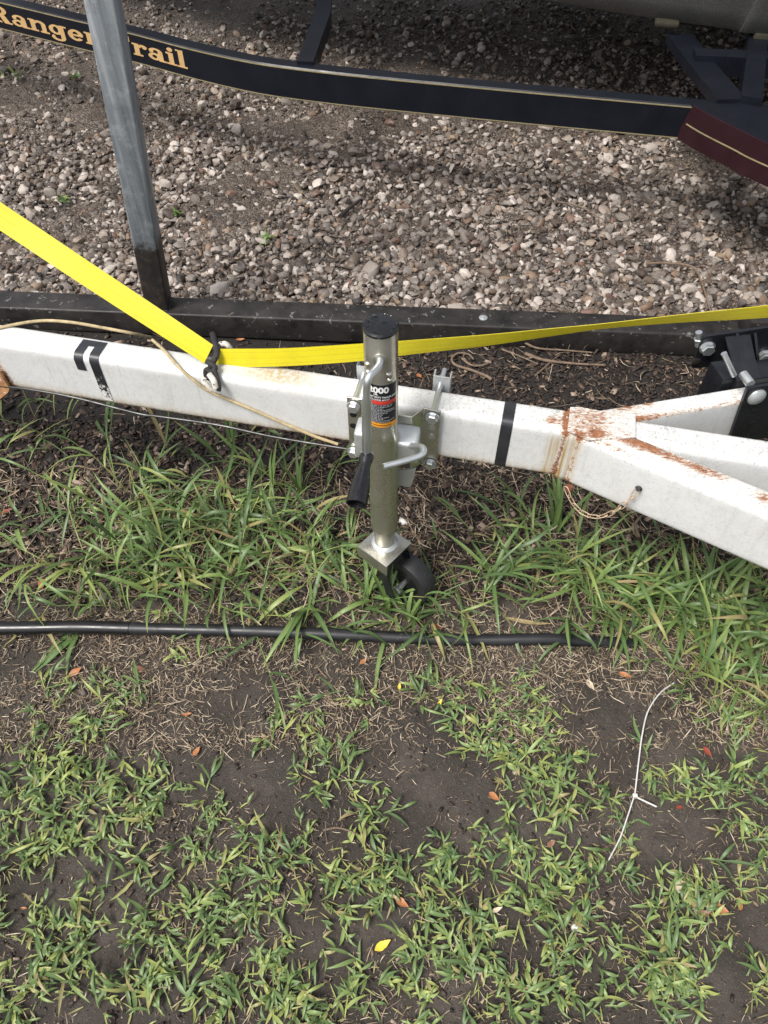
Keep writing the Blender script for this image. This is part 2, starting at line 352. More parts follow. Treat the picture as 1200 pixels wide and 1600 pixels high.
def dirt(X, Y):
    fade = np.clip((Y - .98) * 2.5, .15, 1)
    h = 0
    for k, a, ph in _pw: h = h + np.sin(k * (X * math.cos(a) + Y * math.sin(a)) + ph) / k ** .5
    return np.clip(h * .6 - .02, 0, 1) * fade
def bed_z(X, Y): return 0.016 + 0.5 * gz(X * .6 + 3, Y * .6) * np.clip((5 - np.abs(X)), 0, 1) * np.clip((7 - Y), 0, 1)
xs = axis_lines(-3.2, 3.2, .05, [4, 6, 9, 14]); t = np.concatenate([np.arange(0, 4.6, .05), [6, 9, 14]])
Xg, Tg = np.meshgrid(xs, t); Yg = rail_y(np.clip(Xg, -3.2, 3.2)) + 0.05 + Tg; Zg = bed_z(Xg, Yg) + .0125 * dirt(Xg, Yg)
i = np.arange(Xg.size).reshape(Xg.shape)
gravel_ground = link('gravel_ground', mk_mesh('gravel_ground', np.stack([Xg.ravel(), Yg.ravel(), Zg.ravel()], 1), np.stack([i[:-1, :-1].ravel(), i[:-1, 1:].ravel(), i[1:, 1:].ravel(), i[1:, :-1].ravel()], 1)), M['grit'])
gravel_ground['kind'] = 'structure'

# ---- gravel
def ico(sub):
    bm = bmesh.new(); bmesh.ops.create_icosphere(bm, subdivisions=sub, radius=1.0)
    bm.verts.index_update(); V = np.array([v.co[:] for v in bm.verts]); F = np.array([[v.index for v in f.verts] for f in bm.faces]); bm.free(); return V, F
def pebble(sub):
    V, F = ico(sub); n = rng.normal(size=(8, 3)); n /= np.linalg.norm(n, axis=1)[:, None]; d = rng.uniform(.50, .95, 8)
    s = V @ n.T; r = np.where(s > .05, d / np.maximum(s, .05), 9).min(1); r = np.minimum(r, 1.08)
    W = V * r[:, None]
    for _ in range(1):
        W = W * (1 + rng.normal(size=(len(W), 1)) * .045)
    return W * np.array([1.0, rng.uniform(.62, .9), rng.uniform(.42, .72)]), F
def rotmats(n, tilt=.5):
    a = rng.uniform(0, 2 * math.pi, n); b = rng.normal(0, tilt, n); c = rng.normal(0, tilt, n)
    ca, sa, cb, sb, cc, s_c = np.cos(a), np.sin(a), np.cos(b), np.sin(b), np.cos(c), np.sin(c); z0 = np.zeros(n); o1 = np.ones(n)
    Rz = np.stack([ca, -sa, z0, sa, ca, z0, z0, z0, o1], 1).reshape(n, 3, 3); Rx = np.stack([o1, z0, z0, z0, cb, -sb, z0, sb, cb], 1).reshape(n, 3, 3)
    Ry = np.stack([cc, z0, s_c, z0, o1, z0, -s_c, z0, cc], 1).reshape(n, 3, 3); return Rz @ Rx @ Ry
def scatter_gravel(n, front=0.055):
    y = 0.8 + rng.beta(1.0, 1.55, n) * 3.6; x = rng.uniform(-1, 1, n) * (0.95 + .46 * (y + .895))
    y = np.maximum(y, rail_y(x) + .085 + front + rng.uniform(0, .25, n) * (y < rail_y(x) + .085 + front)); return x, y
def stone_mass(n, sub, rlo, rhi, lift, y0=0, y1=9):
    shp = [pebble(sub) for _ in range(14)]; x, y = scatter_gravel(n, .01)
    if y1 < 9 or y0 > 0: y = np.clip(y, 0, 9); y = np.where((y < y0) | (y > y1), rng.uniform(max(y0, .9), min(y1, 4.2), n), y); y = np.maximum(y, rail_y(x) + .095 + rng.uniform(0, .05, n))
    R = rotmats(n); s = rlo + (rhi - rlo) * rng.beta(1.2, 3.2, n)
    pos = np.stack([x, y, bed_z(x, y) + s * lift * rng.uniform(.0, 1.2, n)], 1); tint = rng.uniform(0, 1, n) * (.80 if rhi < .012 else 1.0); k = rng.integers(0, 14, n); Vs, Fs, Ts = [], [], []; b = 0
    for j in range(14):
        m = np.where(k == j)[0]; W, F = shp[j]
        VV = np.einsum('nij,vj->nvi', R[m], W) * s[m][:, None, None] + pos[m][:, None, :]
        Vs.append(VV.reshape(-1, 3)); Ts.append(np.repeat(tint[m], len(W))); nv = len(W)
        Fs.append((F[None] + (np.arange(len(m)) * nv)[:, None, None] + b).reshape(-1, 3)); b += len(m) * nv
    return np.concatenate(Vs), np.concatenate(Fs), np.concatenate(Ts)
parts_ = [stone_mass(44000, 1, .004, .010, .5), stone_mass(9000, 1, .009, .021, .55, 1.9, 9), stone_mass(14500, 2, .009, .022, .6, 0, 2.0), stone_mass(2600, 2, .016, .029, .5, 0, 3.2)]
off = np.concatenate([[0], np.cumsum([len(p[0]) for p in parts_])]); Vg = np.concatenate([p[0] for p in parts_]); Fg = np.concatenate([p[1] + off[k] for k, p in enumerate(parts_)]); Tg_ = np.concatenate([p[2] for p in parts_])
o = link('gravel', mk_mesh('gravel', Vg, Fg, True, {'tint': Tg_}, 36), M['stone_mass'], gravel_ground); o['kind'] = 'stuff'
single = []
for j in range(12):
    W, F = pebble(2); single.append(mk_mesh('stone', W, F, True, None, 30)); single[-1].materials.append(M['stone_single'])
cells = [(a, b) for a in range(25) for b in range(12)]
for a, b in cells:
    yy = 0.86 + 1.95 * ((b + random.random()) / 12) ** 1.25
    hw = 0.60 + .45 * (yy + .895); xx = -hw + 2 * hw * (a + random.random()) / 25; yy = max(yy, rail_y(xx) + .085 + .03)
    s = random.uniform(.015, .029) * (1.35 if random.random() < .12 else 1)
    o = bpy.data.objects.new('stone', single[random.randrange(12)]); COL.objects.link(o); o.parent = gravel_ground
    o.location = (xx, yy, float(bed_z(np.array(xx), np.array(yy))) + s * .42); o.rotation_euler = (random.gauss(0, .3), random.gauss(0, .3), random.uniform(0, 6.28)); o.scale = (s, s * random.uniform(.8, 1.1), s * random.uniform(.75, 1.1))

# ================================================================== BLACK RAIL WITH GALVANISED POST
ra = unit([1, -.062, 0]); rb = np.array([-ra[1], ra[0], 0]); zax = np.array([0, 0, 1.])
rail = thing('steel_base_rail', 'long worn black steel tube lying on the ground with a grey upright post', 'steel frame', (0, .865, 0))
g = G(); c = np.array([0.1, rail_y(.1), 0]) + rb * .04 + zax * .0385
g.add(*rbox(c, (4.6, .08, .077), (ra, rb, zax), .006, 3)); g.obj('rail_tube', M['rail'], rail)
pb = np.array([-.643, .908, .0772]); pdir = unit([.0775, .01, 1.0])
g = G(); pc = pb + pdir * .72; u2 = unit(np.cross(pdir, [-.02, 1, 0])); v2 = np.cross(pdir, u2)
g.add(*rbox(pc, (.064, .064, 1.44), (u2, -v2, pdir), .005, 3)); post = g.obj('post', M['galv'], rail)
g = G()
for sx in (-1, 1): g.add(*tube([pb + u2 * .033 * sx + v2 * .03 + zax * .001, pb + u2 * .033 * sx - v2 * .03 + zax * .001], .004, 8))
g.add(*tube([pb - u2 * .03 - v2 * .033 + zax * .001, pb + u2 * .03 - v2 * .033 + zax * .001], .004, 8)); g.add(*tube([pb - u2 * .03 + v2 * .033 + zax * .001, pb + u2 * .03 + v2 * .033 + zax * .001], .004, 8))
g.obj('weld_bead', M['rail'], rail)
g = G(); q = P(755, 497, .0772); g.add(*lathe([(.012, 0), (.012, .002), (.007, .003), (.007, .005), (0, .006)], q, (0, 0, 1), 20)); g.obj('bolt', M['zincdull'], rail)
g = G(); g.add(*rbox(P(1192, 505, .11), (.10, .075, .06), (ra, rb, zax), .005)); g.obj('end_block', M['rail'], rail)

# ================================================================== BOAT TRAILER AND BOAT
fp = [(0, 2), (100, 26), (203, 50), (300, 75.5), (400, 97), (500, 110.5), (600, 121), (800, 140), (1080, 165)]
fpts = [P(x, y, .4) for x, y in fp]; d0 = unit(fpts[0] - fpts[1]); d1 = unit(fpts[-1] - fpts[-2])
fpts = [fpts[0] + d0 * 1.6, fpts[0] + d0 * .6] + fpts + [fpts[-1] + d1 * .6, fpts[-1] + d1 * 1.8]
path = spline(fpts, 10); path[:, 2] = .4
seglen = np.concatenate([[0], np.cumsum(np.linalg.norm(np.diff(path, axis=0), axis=1))])
def on_frame(s, z, out=0.0):
    i = int(np.clip(np.searchsorted(seglen, s) - 1, 0, len(path) - 2)); t_ = (s - seglen[i]) / (seglen[i + 1] - seglen[i])
    p = path[i] * (1 - t_) + path[i + 1] * t_; d = unit(path[min(i + 2, len(path) - 1)] - path[max(i - 1, 0)]); nn = np.array([d[1], -d[0], 0])
    return np.array([p[0], p[1], z]) + nn * out, d, nn
def s_of_px(x):
    best = min(range(len(seglen)), key=lambda k: abs(600 + FPX * path[k][0] / np.dot(path[k] - CAM, FW) - x)); k2 = best
    f = lambda s: 600 + FPX * on_frame(s, .35)[0][0] / np.dot(on_frame(s, .35)[0] - CAM, FW) - x
    lo, hi = seglen[max(k2 - 4, 0)], seglen[min(k2 + 4, len(seglen) - 1)]
    for _ in range(40):
        mid = (lo + hi) / 2
        if f(mid) > 0: hi = mid
        else: lo = mid
    return lo
bt = thing('boat_trailer', 'black boat trailer with tan lettering, gold pinstripes and maroon fender behind the gravel', 'boat trailer', (0, 1.65, 0))
def frame_band(z0, z1, out, th, s0, s1, nseg, bev=0.):
    g = G(); prof = [(out, z0 + bev), (out, z1 - bev), (out - bev, z1), (out - th + bev, z1), (out - th, z1 - bev), (out - th, z0 + bev), (out - th + bev, z0), (out - bev, z0)] if bev else [(out, z0), (out, z1), (out - th, z1), (out - th, z0)]
    V = []; F = []; n = len(prof)
    for s in np.linspace(s0, s1, nseg):
        p, d, nn = on_frame(s, 0)
        V += [np.array([p[0], p[1], z]) + nn * a for a, z in prof]
    for k in range(nseg - 1):
        for j in range(n): F.append((k * n + j, k * n + (j + 1) % n, (k + 1) * n + (j + 1) % n, (k + 1) * n + j))
    F += [tuple(range(n - 1, -1, -1)), tuple((nseg - 1) * n + j for j in range(n))]; g.add(V, F); return g
L = seglen[-1]
frame_band(.30, .40, 0, .052, 0, L, 120, .004).obj('frame_rail', M['black'], bt)
sf = s_of_px(1078)
frame_band(.3935, .3965, .0012, .003, 0, sf, 100).obj('pinstripe', M['stripe'], bt)
frame_band(.3035, .3062, .0012, .003, 0, sf - .01, 100).obj('pinstripe', M['stripe'], bt)

# slab-serif lettering, stroke by stroke, lying on the curved rail face
def ring(cx, cy, rx, ry, a0, a1, wx, wy, n=18):
    a = np.radians(np.linspace(a0, a1, n)); o_ = [(cx + rx * math.cos(t) + wx / 2 * math.cos(t), cy + ry * math.sin(t) + wy / 2 * math.sin(t)) for t in a]
    i_ = [(cx + rx * math.cos(t) - wx / 2 * math.cos(t), cy + ry * math.sin(t) - wy / 2 * math.sin(t)) for t in a]
    return [[o_[k], o_[k + 1], i_[k + 1], i_[k]] for k in range(n - 1)]
def bar(x0, y0, x1, y1): 
    k = max(1, int(abs(x1 - x0) / .15)); xs_ = np.linspace(x0, x1, k + 1); return [[(xs_[i], y0), (xs_[i + 1], y0), (xs_[i + 1], y1), (xs_[i], y1)] for i in range(k)]
def quad(*p): return [list(p)]
S = .125
GL = {
 'R': (1.22, [bar(.12, .0, .42, 1.42), bar(0, 0, .56, S), bar(0, 1.30, .6, 1.42), bar(.4, .66, .6, .8), ring(.58, 1.06, .30, .30, -90, 90, .28, .14), quad((.46, .74), (.80, .74), (1.06, .1), (.72, .0)), bar(.74, 0, 1.2, S)]),
 'a': (1.04, [ring(.36, .30, .25, .22, 0, 360, .22, .15), bar(.58, 0, .86, .72), ring(.46, .70, .28, .24, 0, 165, .24, .14), ring(.22, .72, .06, .06, 0, 360, .12, .12), bar(.62, 0, 1.02, S)]),
 'n': (1.16, [bar(.1, 0, .37, .98), bar(0, .87, .3, .99), bar(0, 0, .5, S), ring(.60, .66, .27, .24, 0, 170, .26, .17), bar(.74, 0, 1.0, .67), bar(.62, 0, 1.14, S)]),
 'g': (1.06, [ring(.40, .56, .27, .34, 0, 360, .25, .15), bar(.62, -.1, .88, .98), bar(.62, .87, 1.04, .99), ring(.46, -.10, .29, .20, 180, 360, .24, .15), ring(.18, -.04, .05, .05, 0, 360, .1, .1)]),
 'e': (.98, [ring(.46, .49, .30, .39, 8, 322, .27, .17), bar(.24, .43, .86, .56)]),
 'r': (.86, [bar(.1, 0, .38, .98), bar(0, .87, .3, .99), bar(0, 0, .54, S), ring(.58, .66, .22, .24, 30, 170, .2, .16), ring(.70, .78, .065, .065, 0, 360, .13, .13)]),
 'T': (1.25, [bar(.45, 0, .76, 1.42), bar(0, 1.29, 1.2, 1.42), bar(0, 1.0, .14, 1.3), bar(1.06, 1.0, 1.2, 1.3), bar(.3, 0, .9, S)]),
 'i': (.58, [bar(.14, 0, .42, .98), bar(.02, .87, .3, .99), bar(0, 0, .56, S), ring(.28, 1.25, .08, .08, 0, 360, .16, .16)]),
 'l': (.60, [bar(.14, 0, .42, 1.42), bar(.02, 1.30, .3, 1.42), bar(0, 0, .56, S)]),
 ' ': (.5, []) }
def word(text, s_start, sx, sz, zb):
    s = s_start
    for ch in text:
        adv, strokes = GL[ch]
        if strokes:
            g = G(); k = 0
            for st in strokes:
                k += 1
                for q in st:
                    pts = [on_frame(s + x * sx, zb + y * sz, .0016 + .00016 * k)[0] for x, y in q]
                    nn = on_frame(s, 0)[2]; g.add(*prism(pts, -nn, .0012))
            g.obj('letter', M['gold'], bt, smooth=False, angle=None)
        s += adv * sx
    return s
sR = s_of_px(-13); sr2 = s_of_px(208); sr3 = s_of_px(293)
sxa = (s_of_px(133) - sR) / (1.22 + 1.04 + 1.16 + 1.06 + .98)
word('Ranger', sR, sxa, .0375, .329)
sxb = (sr3 - sr2) / (.86 + 1.04 + .58 + .58)
word('T', sr2 - 1.3 * sxb, sxb, .0375, .331); word('rail', sr2, sxb, .0375, .331)
# fender: black top, maroon side
ft = [P(1083, 166, .404), P(1100, 176, .404), P(1120, 186.5, .404), P(1160, 206, .404), P(1200, 225.5, .404)]
dirf = unit(ft[-1] - ft[-2]); ft += [ft[-1] + dirf * .25 + np.array([.04, 0, 0]), ft[-1] + dirf * .42 + np.array([.16, 0, 0])]
ft = spline(ft, 5)
g = G(); V = []; F = []
for k, p in enumerate(ft):
    back = on_frame(s_of_px(1083) + .98 * (p[0] - ft[0][0]), .404, -.02)[0] if k else p + np.array([0, .02, 0])
    V += [p, back, p - zax * .004, back - zax * .004]
for k in range(len(ft) - 1):
    a = 4 * k; F += [(a, a + 4, a + 5, a + 1), (a + 2, a + 3, a + 7, a + 6), (a, a + 2, a + 6, a + 4), (a + 1, a + 5, a + 7, a + 3)]
F += [(0, 1, 3, 2), (len(V) - 4, len(V) - 2, len(V) - 1, len(V) - 3)]
g.add(V, F); fender = g.obj('fender_step', M['black'], bt)
def fender_strip(name, z0, z1, out, th, m, k0=0, k1=None):
    g = G(); V = []; F = []; pts = ft[k0:k1]
    for k, p in enumerate(pts):
        d = unit(pts[min(k + 1, len(pts) - 1)] - pts[max(k - 1, 0)]); nn = np.array([d[1], -d[0], 0]); sl = -.035 * (1 - k / len(pts)) if name == 'fender_side' else -.0175 * (1 - k / len(pts))
        for z, oo in ((z0, out), (z1, out), (z1, out - th), (z0, out - th)):
            sh = d * sl * (.4 - z) / .115 * (1 if name == 'fender_side' else 1.5)
            q = p + nn * oo + sh; V.append((q[0], q[1], z))
    for k in range(len(pts) - 1):
        for j in range(4): F.append((4 * k + j, 4 * k + (j + 1) % 4, 4 * k + 4 + (j + 1) % 4, 4 * k + 4 + j))
    F += [(3, 2, 1, 0), tuple(4 * (len(pts) - 1) + j for j in range(4))]; g.add(V, F); return g.obj(name, m, fender)
fender_strip('fender_side', .303, .4065, .004, .006, M['maroon']); fender_strip('pinstripe', .352, .3555, .0055, .004, M['stripe'], 1, -8)
# crossmember seen at top, uprights on the right
a0 = on_frame(s_of_px(474), .385, -.03)[0]; a1 = P(506, 30, .40); a2 = P(508, -60, .40)
def sqbar(pts, w, h):
    g = G(); pts = [np.asarray(p, float) for p in pts]; V = []; F = []
    for k, p in enumerate(pts):
        d = unit(pts[min(k + 1, len(pts) - 1)] - pts[max(k - 1, 0)]); sd = unit(np.cross(d, zax)) if abs(d[2]) < .95 else np.array([1., 0, 0]); up = np.cross(sd, d)
        V += [p + sd * w / 2 + up * h / 2, p - sd * w / 2 + up * h / 2, p - sd * w / 2 - up * h / 2, p + sd * w / 2 - up * h / 2]
    for k in range(len(pts) - 1):
        for j in range(4): F.append((4 * k + j, 4 * k + (j + 1) % 4, 4 * k + 4 + (j + 1) % 4, 4 * k + 4 + j))
    F += [(3, 2, 1, 0), tuple(4 * (len(pts) - 1) + j for j in range(4))]; g.add(V, F); return g
sqbar([a0, a1, a2], .052, .05).obj('cross_member', M['black'], bt)
up0 = on_frame(s_of_px(1135), .396, -.04)[0]; up1 = PD(1060, 60, 2.62)
sqbar([up0, up0 * .5 + up1 * .5 + np.array([0, 0, -.004]), up1], .085, .03).obj('bunk_bracket', M['black'], bt)
up2 = on_frame(s_of_px(1163), .396, -.04)[0]; up3 = PD(1182, 60, 2.58)
sqbar([up2, up3], .06, .05).obj('bunk_bracket', M['black'], bt)
low = sqbar([up0 + np.array([-.02, .35, -.02]), up0 + np.array([1.2, .22, -.02])], .06, .06); low.obj('cross_member', M['black'], bt)
# hull
boat = thing('boat', 'underside of a grey speckled boat hull resting on the black trailer at upper right', 'boat', (1.2, 1.8, .55))
ch = [PD(800, -12, 2.70), PD(880, 4, 2.66), PD(1013, 26, 2.6), PD(1147, 45, 2.54), PD(1200, 54, 2.5)]
ch = [ch[0] + np.array([-2.3, 1.0, .30]), ch[0] + np.array([-1.2, .42, .10])] + ch + [ch[-1] + np.array([.8, -.12, -.02]), ch[-1] + np.array([2.2, -.15, 0])]
chs = spline(ch, 6); V = []; F = []; prof_n = 9
for k, p in enumerate(chs):
    f_ = k / (len(chs) - 1); w_ = .35 + .65 * min(1, f_ * 1.6)
    V += [p + np.array([0, -.14 * w_, .50]), p + np.array([0, -.12 * w_, .36]), p + np.array([0, -.07 * w_, .2]), p + np.array([0, -.02, .055]), p, p + np.array([0, .03, -.012]), p + np.array([0, .3 * w_, -.06]), p + np.array([0, .8 * w_, -.14]), p + np.array([0, 2.0 * w_, -.06])]
for k in range(len(chs) - 1):
    for j in range(prof_n - 1): F.append((k * prof_n + j, k * prof_n + j + 1, (k + 1) * prof_n + j + 1, (k + 1) * prof_n + j))
g = G(); g.add(V, F); hull = g.obj('hull', M['hull'], boat, angle=50)
hull.modifiers.new('thick', 'SOLIDIFY').thickness = .008
g = G(); g.add(*rbox(PD(1042, 36, 2.585) , (.08, .04, .018), (d1, np.array([-d1[1], d1[0], 0]), zax), .006)); bunk = g.obj('bunk_board', M['wood'], bt)
g = G(); g.add(*rbox(PD(1187, 62, 2.53), (.05, .05, .05), (d1, np.array([-d1[1], d1[0], 0]), zax), .006)); g.obj('bunk_board', M['wood'], bt)
g = G(); g.add(*tube([up1 + np.array([-.05, .15, .03]), up1 + np.array([1.3, .05, .0])], .035, 10)); g.obj('bunk_board', M['wood'], bt)

# ================================================================== WHITE TRAILER TONGUE
ZT = .49
A0 = P(0, 537, ZT); B0 = P(870, 672, ZT); D0 = unit(B0 - A0); N0 = np.array([-D0[1], D0[0], 0])
trl = thing('trailer_tongue', 'chipped white painted trailer tongue beam forking into two arms, rusty at the joint', 'trailer', tuple((A0 + D0 * .7) * [1, 1, 0]))
def profile(w, h, r, off=0., nf=14, nt=9):
    """front bottom -> front top -> back top -> back bottom; (a back, b down)"""
    pts = []; o_ = off
    for b in np.linspace(-h + r, -r, nf): pts.append((-o_, b))
    for t in np.linspace(0, 90, 6)[1:-1]: pts.append((r - (r + o_) * math.cos(math.radians(t)), -r + (r + o_) * math.sin(math.radians(t))))
    for a in np.linspace(r, w - r, nt): pts.append((a, o_))
    for t in np.linspace(0, 90, 6)[1:-1]: pts.append((w - r + (r + o_) * math.sin(math.radians(t)), -r + (r + o_) * math.cos(math.radians(t))))
    for b in np.linspace(-r, -h + r, 5): pts.append((w + o_, b))
    for t in np.linspace(0, 90, 5)[1:-1]: pts.append((w - r + (r + o_) * math.cos(math.radians(t)), -h + r - (r + o_) * math.sin(math.radians(t))))
    for a in np.linspace(w - r, r, 3): pts.append((a, -h - o_))
    for t in np.linspace(0, 90, 5)[1:-1]: pts.append((r - (r + o_) * math.sin(math.radians(t)), -h + r - (r + o_) * math.cos(math.radians(t))))
    return np.array(pts)
def beam(name, A, d, s0, s1, w, h, m, parent, r=.012, off=0., step=.006, fn=None, rows=None, zdrop=0.):
    n = np.array([-d[1], d[0], 0]); pr = profile(w, h, r, off); 
    closed = rows is None
    if rows: pr = pr[rows[0]:rows[1]]
    ss = np.linspace(s0, s1, max(2, int((s1 - s0) / step) + 1)); k = len(pr)
    V = (A + np.outer(ss, d))[:, None, :] + pr[None, :, 0:1] * n + pr[None, :, 1:2] * zax; V[:, :, 2] -= (ss * zdrop)[:, None]
    V = V.reshape(-1, 3); F = []; ns = len(ss)
    for i_ in range(ns - 1):
        for j in range(k if closed else k - 1): F.append((i_ * k + j, (i_ + 1) * k + j, (i_ + 1) * k + (j + 1) % k, i_ * k + (j + 1) % k))
    if closed: F += [tuple(range(k)), tuple((ns - 1) * k + j for j in range(k - 1, -1, -1))]
    S_ = np.repeat(ss, k); A_ = np.tile(pr[:, 0], ns); B_ = np.tile(pr[:, 1], ns)
    at = fn(S_, A_, B_, V) if fn else {}
    g = G(); g.V = list(V); g.F = F; return g.obj(name, m, parent, attrs=at, angle=50)
def gs(d2): return np.exp(-d2)
def at_px(V, px, py, z, rx): 
    p = P(px, py, z); return gs(((V[:, :2] - p[:2]) ** 2).sum(1) / rx ** 2)
def common(S_, A_, B_, V, crk):
    top = np.clip((B_ + .014) / .010, 0, 1) * crk
    bottom = gs(((B_ + .117) / .008) ** 2)
    return top, bottom
def fn_main(S_, A_, B_, V):
    top, bot = common(S_, A_, B_, V, 1.); top = top * (.30 + .30 * np.clip((S_ - .45) / .25, 0, 1) + .4 * np.clip((S_ - .85) / .1, 0, 1)) ; front = (A_ < .004)
    rust = bot * (.52 + .35 * gs(((S_ - .58) / .12) ** 2)) + (B_ > -.002) * .15 + (A_ < .004) * gs(((B_ + .10) / .02) ** 2) * .22 + at_px(V, 862, 655, ZT, .012) * .7 * (B_ > -.004)
    sj = (P(884, 676, ZT) - A0) @ D0
    rust = rust + gs(((S_ - sj) / .006) ** 2) * .75 + gs(((S_ - sj) / .02) ** 2) * .22 * top + at_px(V, 0, 590, .40, .02) * 1.0
    ss1 = (PV(862, 700, A0, N0) - A0) @ D0
    stain_bounce = front * (gs(((S_ - ss1 + .004) / .005) ** 2) + gs(((S_ - ss1 - .007) / .0035) ** 2) * .8) * np.clip((-B_ - .008) / .02, 0, 1) * 1.1
    stain_bounce = stain_bounce + at_px(V, 420, 578, ZT, .05) * .55 * (A_ > .004) * (B_ > -.01) + at_px(V, 470, 575, ZT, .05) * .45 * (A_ > .0) * (B_ > -.01) + front * gs(((B_ + .117) / .016) ** 2) * .55  # strap's reflected yellow painted onto the beam top, plus dirt along the lower edge
    return {'rust': rust, 'stain_bounce': stain_bounce, 'crackle': top}
main_beam = beam('main_beam', A0, D0, -1.3, 2.0, .058, .119, M['paint'], trl, .013, fn=fn_main)
sj = (P(884, 676, ZT) - A0) @ D0
def fn_collar(S_, A_, B_, V):
    top, bot = common(S_, A_, B_, V, 1.); f = (A_ < .0)
    rust = top * .50 + gs(((S_ - sj) / .004) ** 2) * .8 + gs(((S_ - sj - .034) / .005) ** 2) * .75 + bot * .4
    stain_bounce = f * (gs(((S_ - sj - .006) / .003) ** 2) + gs(((S_ - sj - .018) / .005) ** 2) * .7) * 1.2
    return {'rust': rust, 'stain_bounce': stain_bounce, 'crackle': top}
beam('collar', A0, D0, sj, sj + .036, .058, .121, M['paint'], trl, .013, .005, .003, fn_collar)
NA = P(905, 683, .4935); NB = P(1200, 806, .4935); DN = unit(NB - NA)
def fn_near(S_, A_, B_, V):
    top, bot = common(S_, A_, B_, V, .7)
    edge = gs(((A_ - .040) / .016) ** 2) * (B_ > -.004)
    rust = top * gs(((S_ + .0) / .07) ** 2) * .58 + edge * (.85 * gs(((S_ - .095) / .085) ** 2) + .60 * gs(((S_ - .21) / .05) ** 2)) + at_px(V, 1192, 780, ZT, .016) * .7 * (B_ > -.004) + bot * .38 + gs(((S_ - .0) / .007) ** 2) * .6 * (B_ < 0)
    rust = rust + gs(((A_ - .008) / .006) ** 2) * (B_ > -.01) * .38 * gs(((S_ - .08) / .06) ** 2)
    stain_bounce = gs(((S_ - .002) / .006) ** 2) * (A_ < .004) * .6
    return {'rust': rust, 'stain_bounce': stain_bounce, 'crackle': top}
near_arm = beam('tongue_arm', NA, DN, -.004, 1.0, .056, .121, M['paint'], trl, .012, .0, .006, fn_near)
FA = P(995, 655, .4925); FB = P(1158, 628, .4925); DF = unit(FB - FA)
def fn_far(S_, A_, B_, V):
    top, bot = common(S_, A_, B_, V, .8)
    rust = at_px(V, 975, 628, ZT, .02) * .55 * (B_ > -.01) + at_px(V, 1012, 628, ZT, .012) * .85 * (B_ > -.01) + gs(((A_ - .002) / .005) ** 2) * (B_ > -.012) * .46 + at_px(V, 1145, 610, ZT, .03) * .4 + gs(((S_ + .02) / .07) ** 2) * top * .52
    return {'rust': rust, 'stain_bounce': S_ * 0, 'crackle': top}
far_arm = beam('tongue_arm', FA, DF, -.115, .9, .036, .105, M['paint'], trl, .006, .0, .006, fn_far)
# gusset plate on top of the joint
gp = [P(887, 672, .4962), P(891, 636, .4962), P(908, 636, .4962), P(960, 646, .4962), P(993, 646.5, .4962), P(993, 683, .4962), P(920, 688, .4962)]
bm = bmesh.new(); f = bm.faces.new([bm.verts.new(Vector(p)) for p in gp]); bm.normal_update()
if f.normal.z < 0: f.normal_flip()
bmesh.ops.triangulate(bm, faces=bm.faces[:]); bmesh.ops.subdivide_edges(bm, edges=bm.edges[:], cuts=9, use_grid_fill=True); 
r_ = bmesh.ops.extrude_face_region(bm, geom=bm.faces[:]); 
for e in r_['geom']:
    if isinstance(e, bmesh.types.BMVert): e.co.z -= .0024
bmesh.ops.recalc_face_normals(bm, faces=bm.faces[:]); bm.verts.index_update()
g = G(); g.add([np.array(v.co) for v in bm.verts], [tuple(v.index for v in f.verts) for f in bm.faces]); bm.free(); V = np.array(g.V)
ru = .47 + at_px(V, 925, 655, .498, .03) * .16 + at_px(V, 905, 678, .498, .009) * .5 + at_px(V, 932, 676, .498, .011) * .5 + at_px(V, 985, 660, .498, .03) * -.18
g.obj('gusset_plate', M['paint'], trl, attrs={'rust': ru, 'stain_bounce': ru * 0, 'crackle': np.ones(len(V)) * .8}, angle=40)
# rusty bracket at far left
lp = A0 + D0 * (-.03) - N0 * .004
g = G(); q0 = PV(-60, 575, lp, N0); q1 = PV(2, 578, lp, N0); q2 = PV(17, 604, lp, N0); q3 = PV(15, 610, lp, N0); q4 = PV(-2, 624, lp, N0); q5 = PV(-60, 640, lp, N0)
g.add(*prism([q0, q1, q2, q3, q4, q5], -N0, .006)); g.obj('rusty_gusset', M['rustplate'], trl)
# tape bands
s_t = (P(798, 629, ZT) - N0 * .056 - A0) @ D0
beam('tape_band', A0, D0, s_t - .010, s_t + .010, .058, .119, M['tape'], trl, .013, .0011, .004, lambda S_, A_, B_, V: {'wear': .25 * gs(((B_ + .119) / .01) ** 2)})
npf = 14
s_l = (P(140, 548, ZT) - A0) @ D0
wearfn = lambda S_, A_, B_, V: {'wear': np.clip((-B_ - .005) / .10, 0, 1) * .50 * (A_ < .004) + .16}
beam('tape_band', A0, D0, s_l - .026, s_l + .024, .058, .119, M['tape'], trl, .013, .0011, .004, wearfn, rows=(npf + 4 + 4, npf + 4 + 9))
beam('tape_band', A0, D0, s_l + .005, s_l + .024, .058, .119, M['tape'], trl, .013, .0012, .003, wearfn, rows=(0, npf + 4 + 6))
beam('tape_band', A0, D0, s_l - .026, s_l - .008, .058, .119, M['tape'], trl, .013, .0012, .003, lambda S_, A_, B_, V: {'wear': S_ * 0}, rows=(npf - 4, npf + 4 + 6))

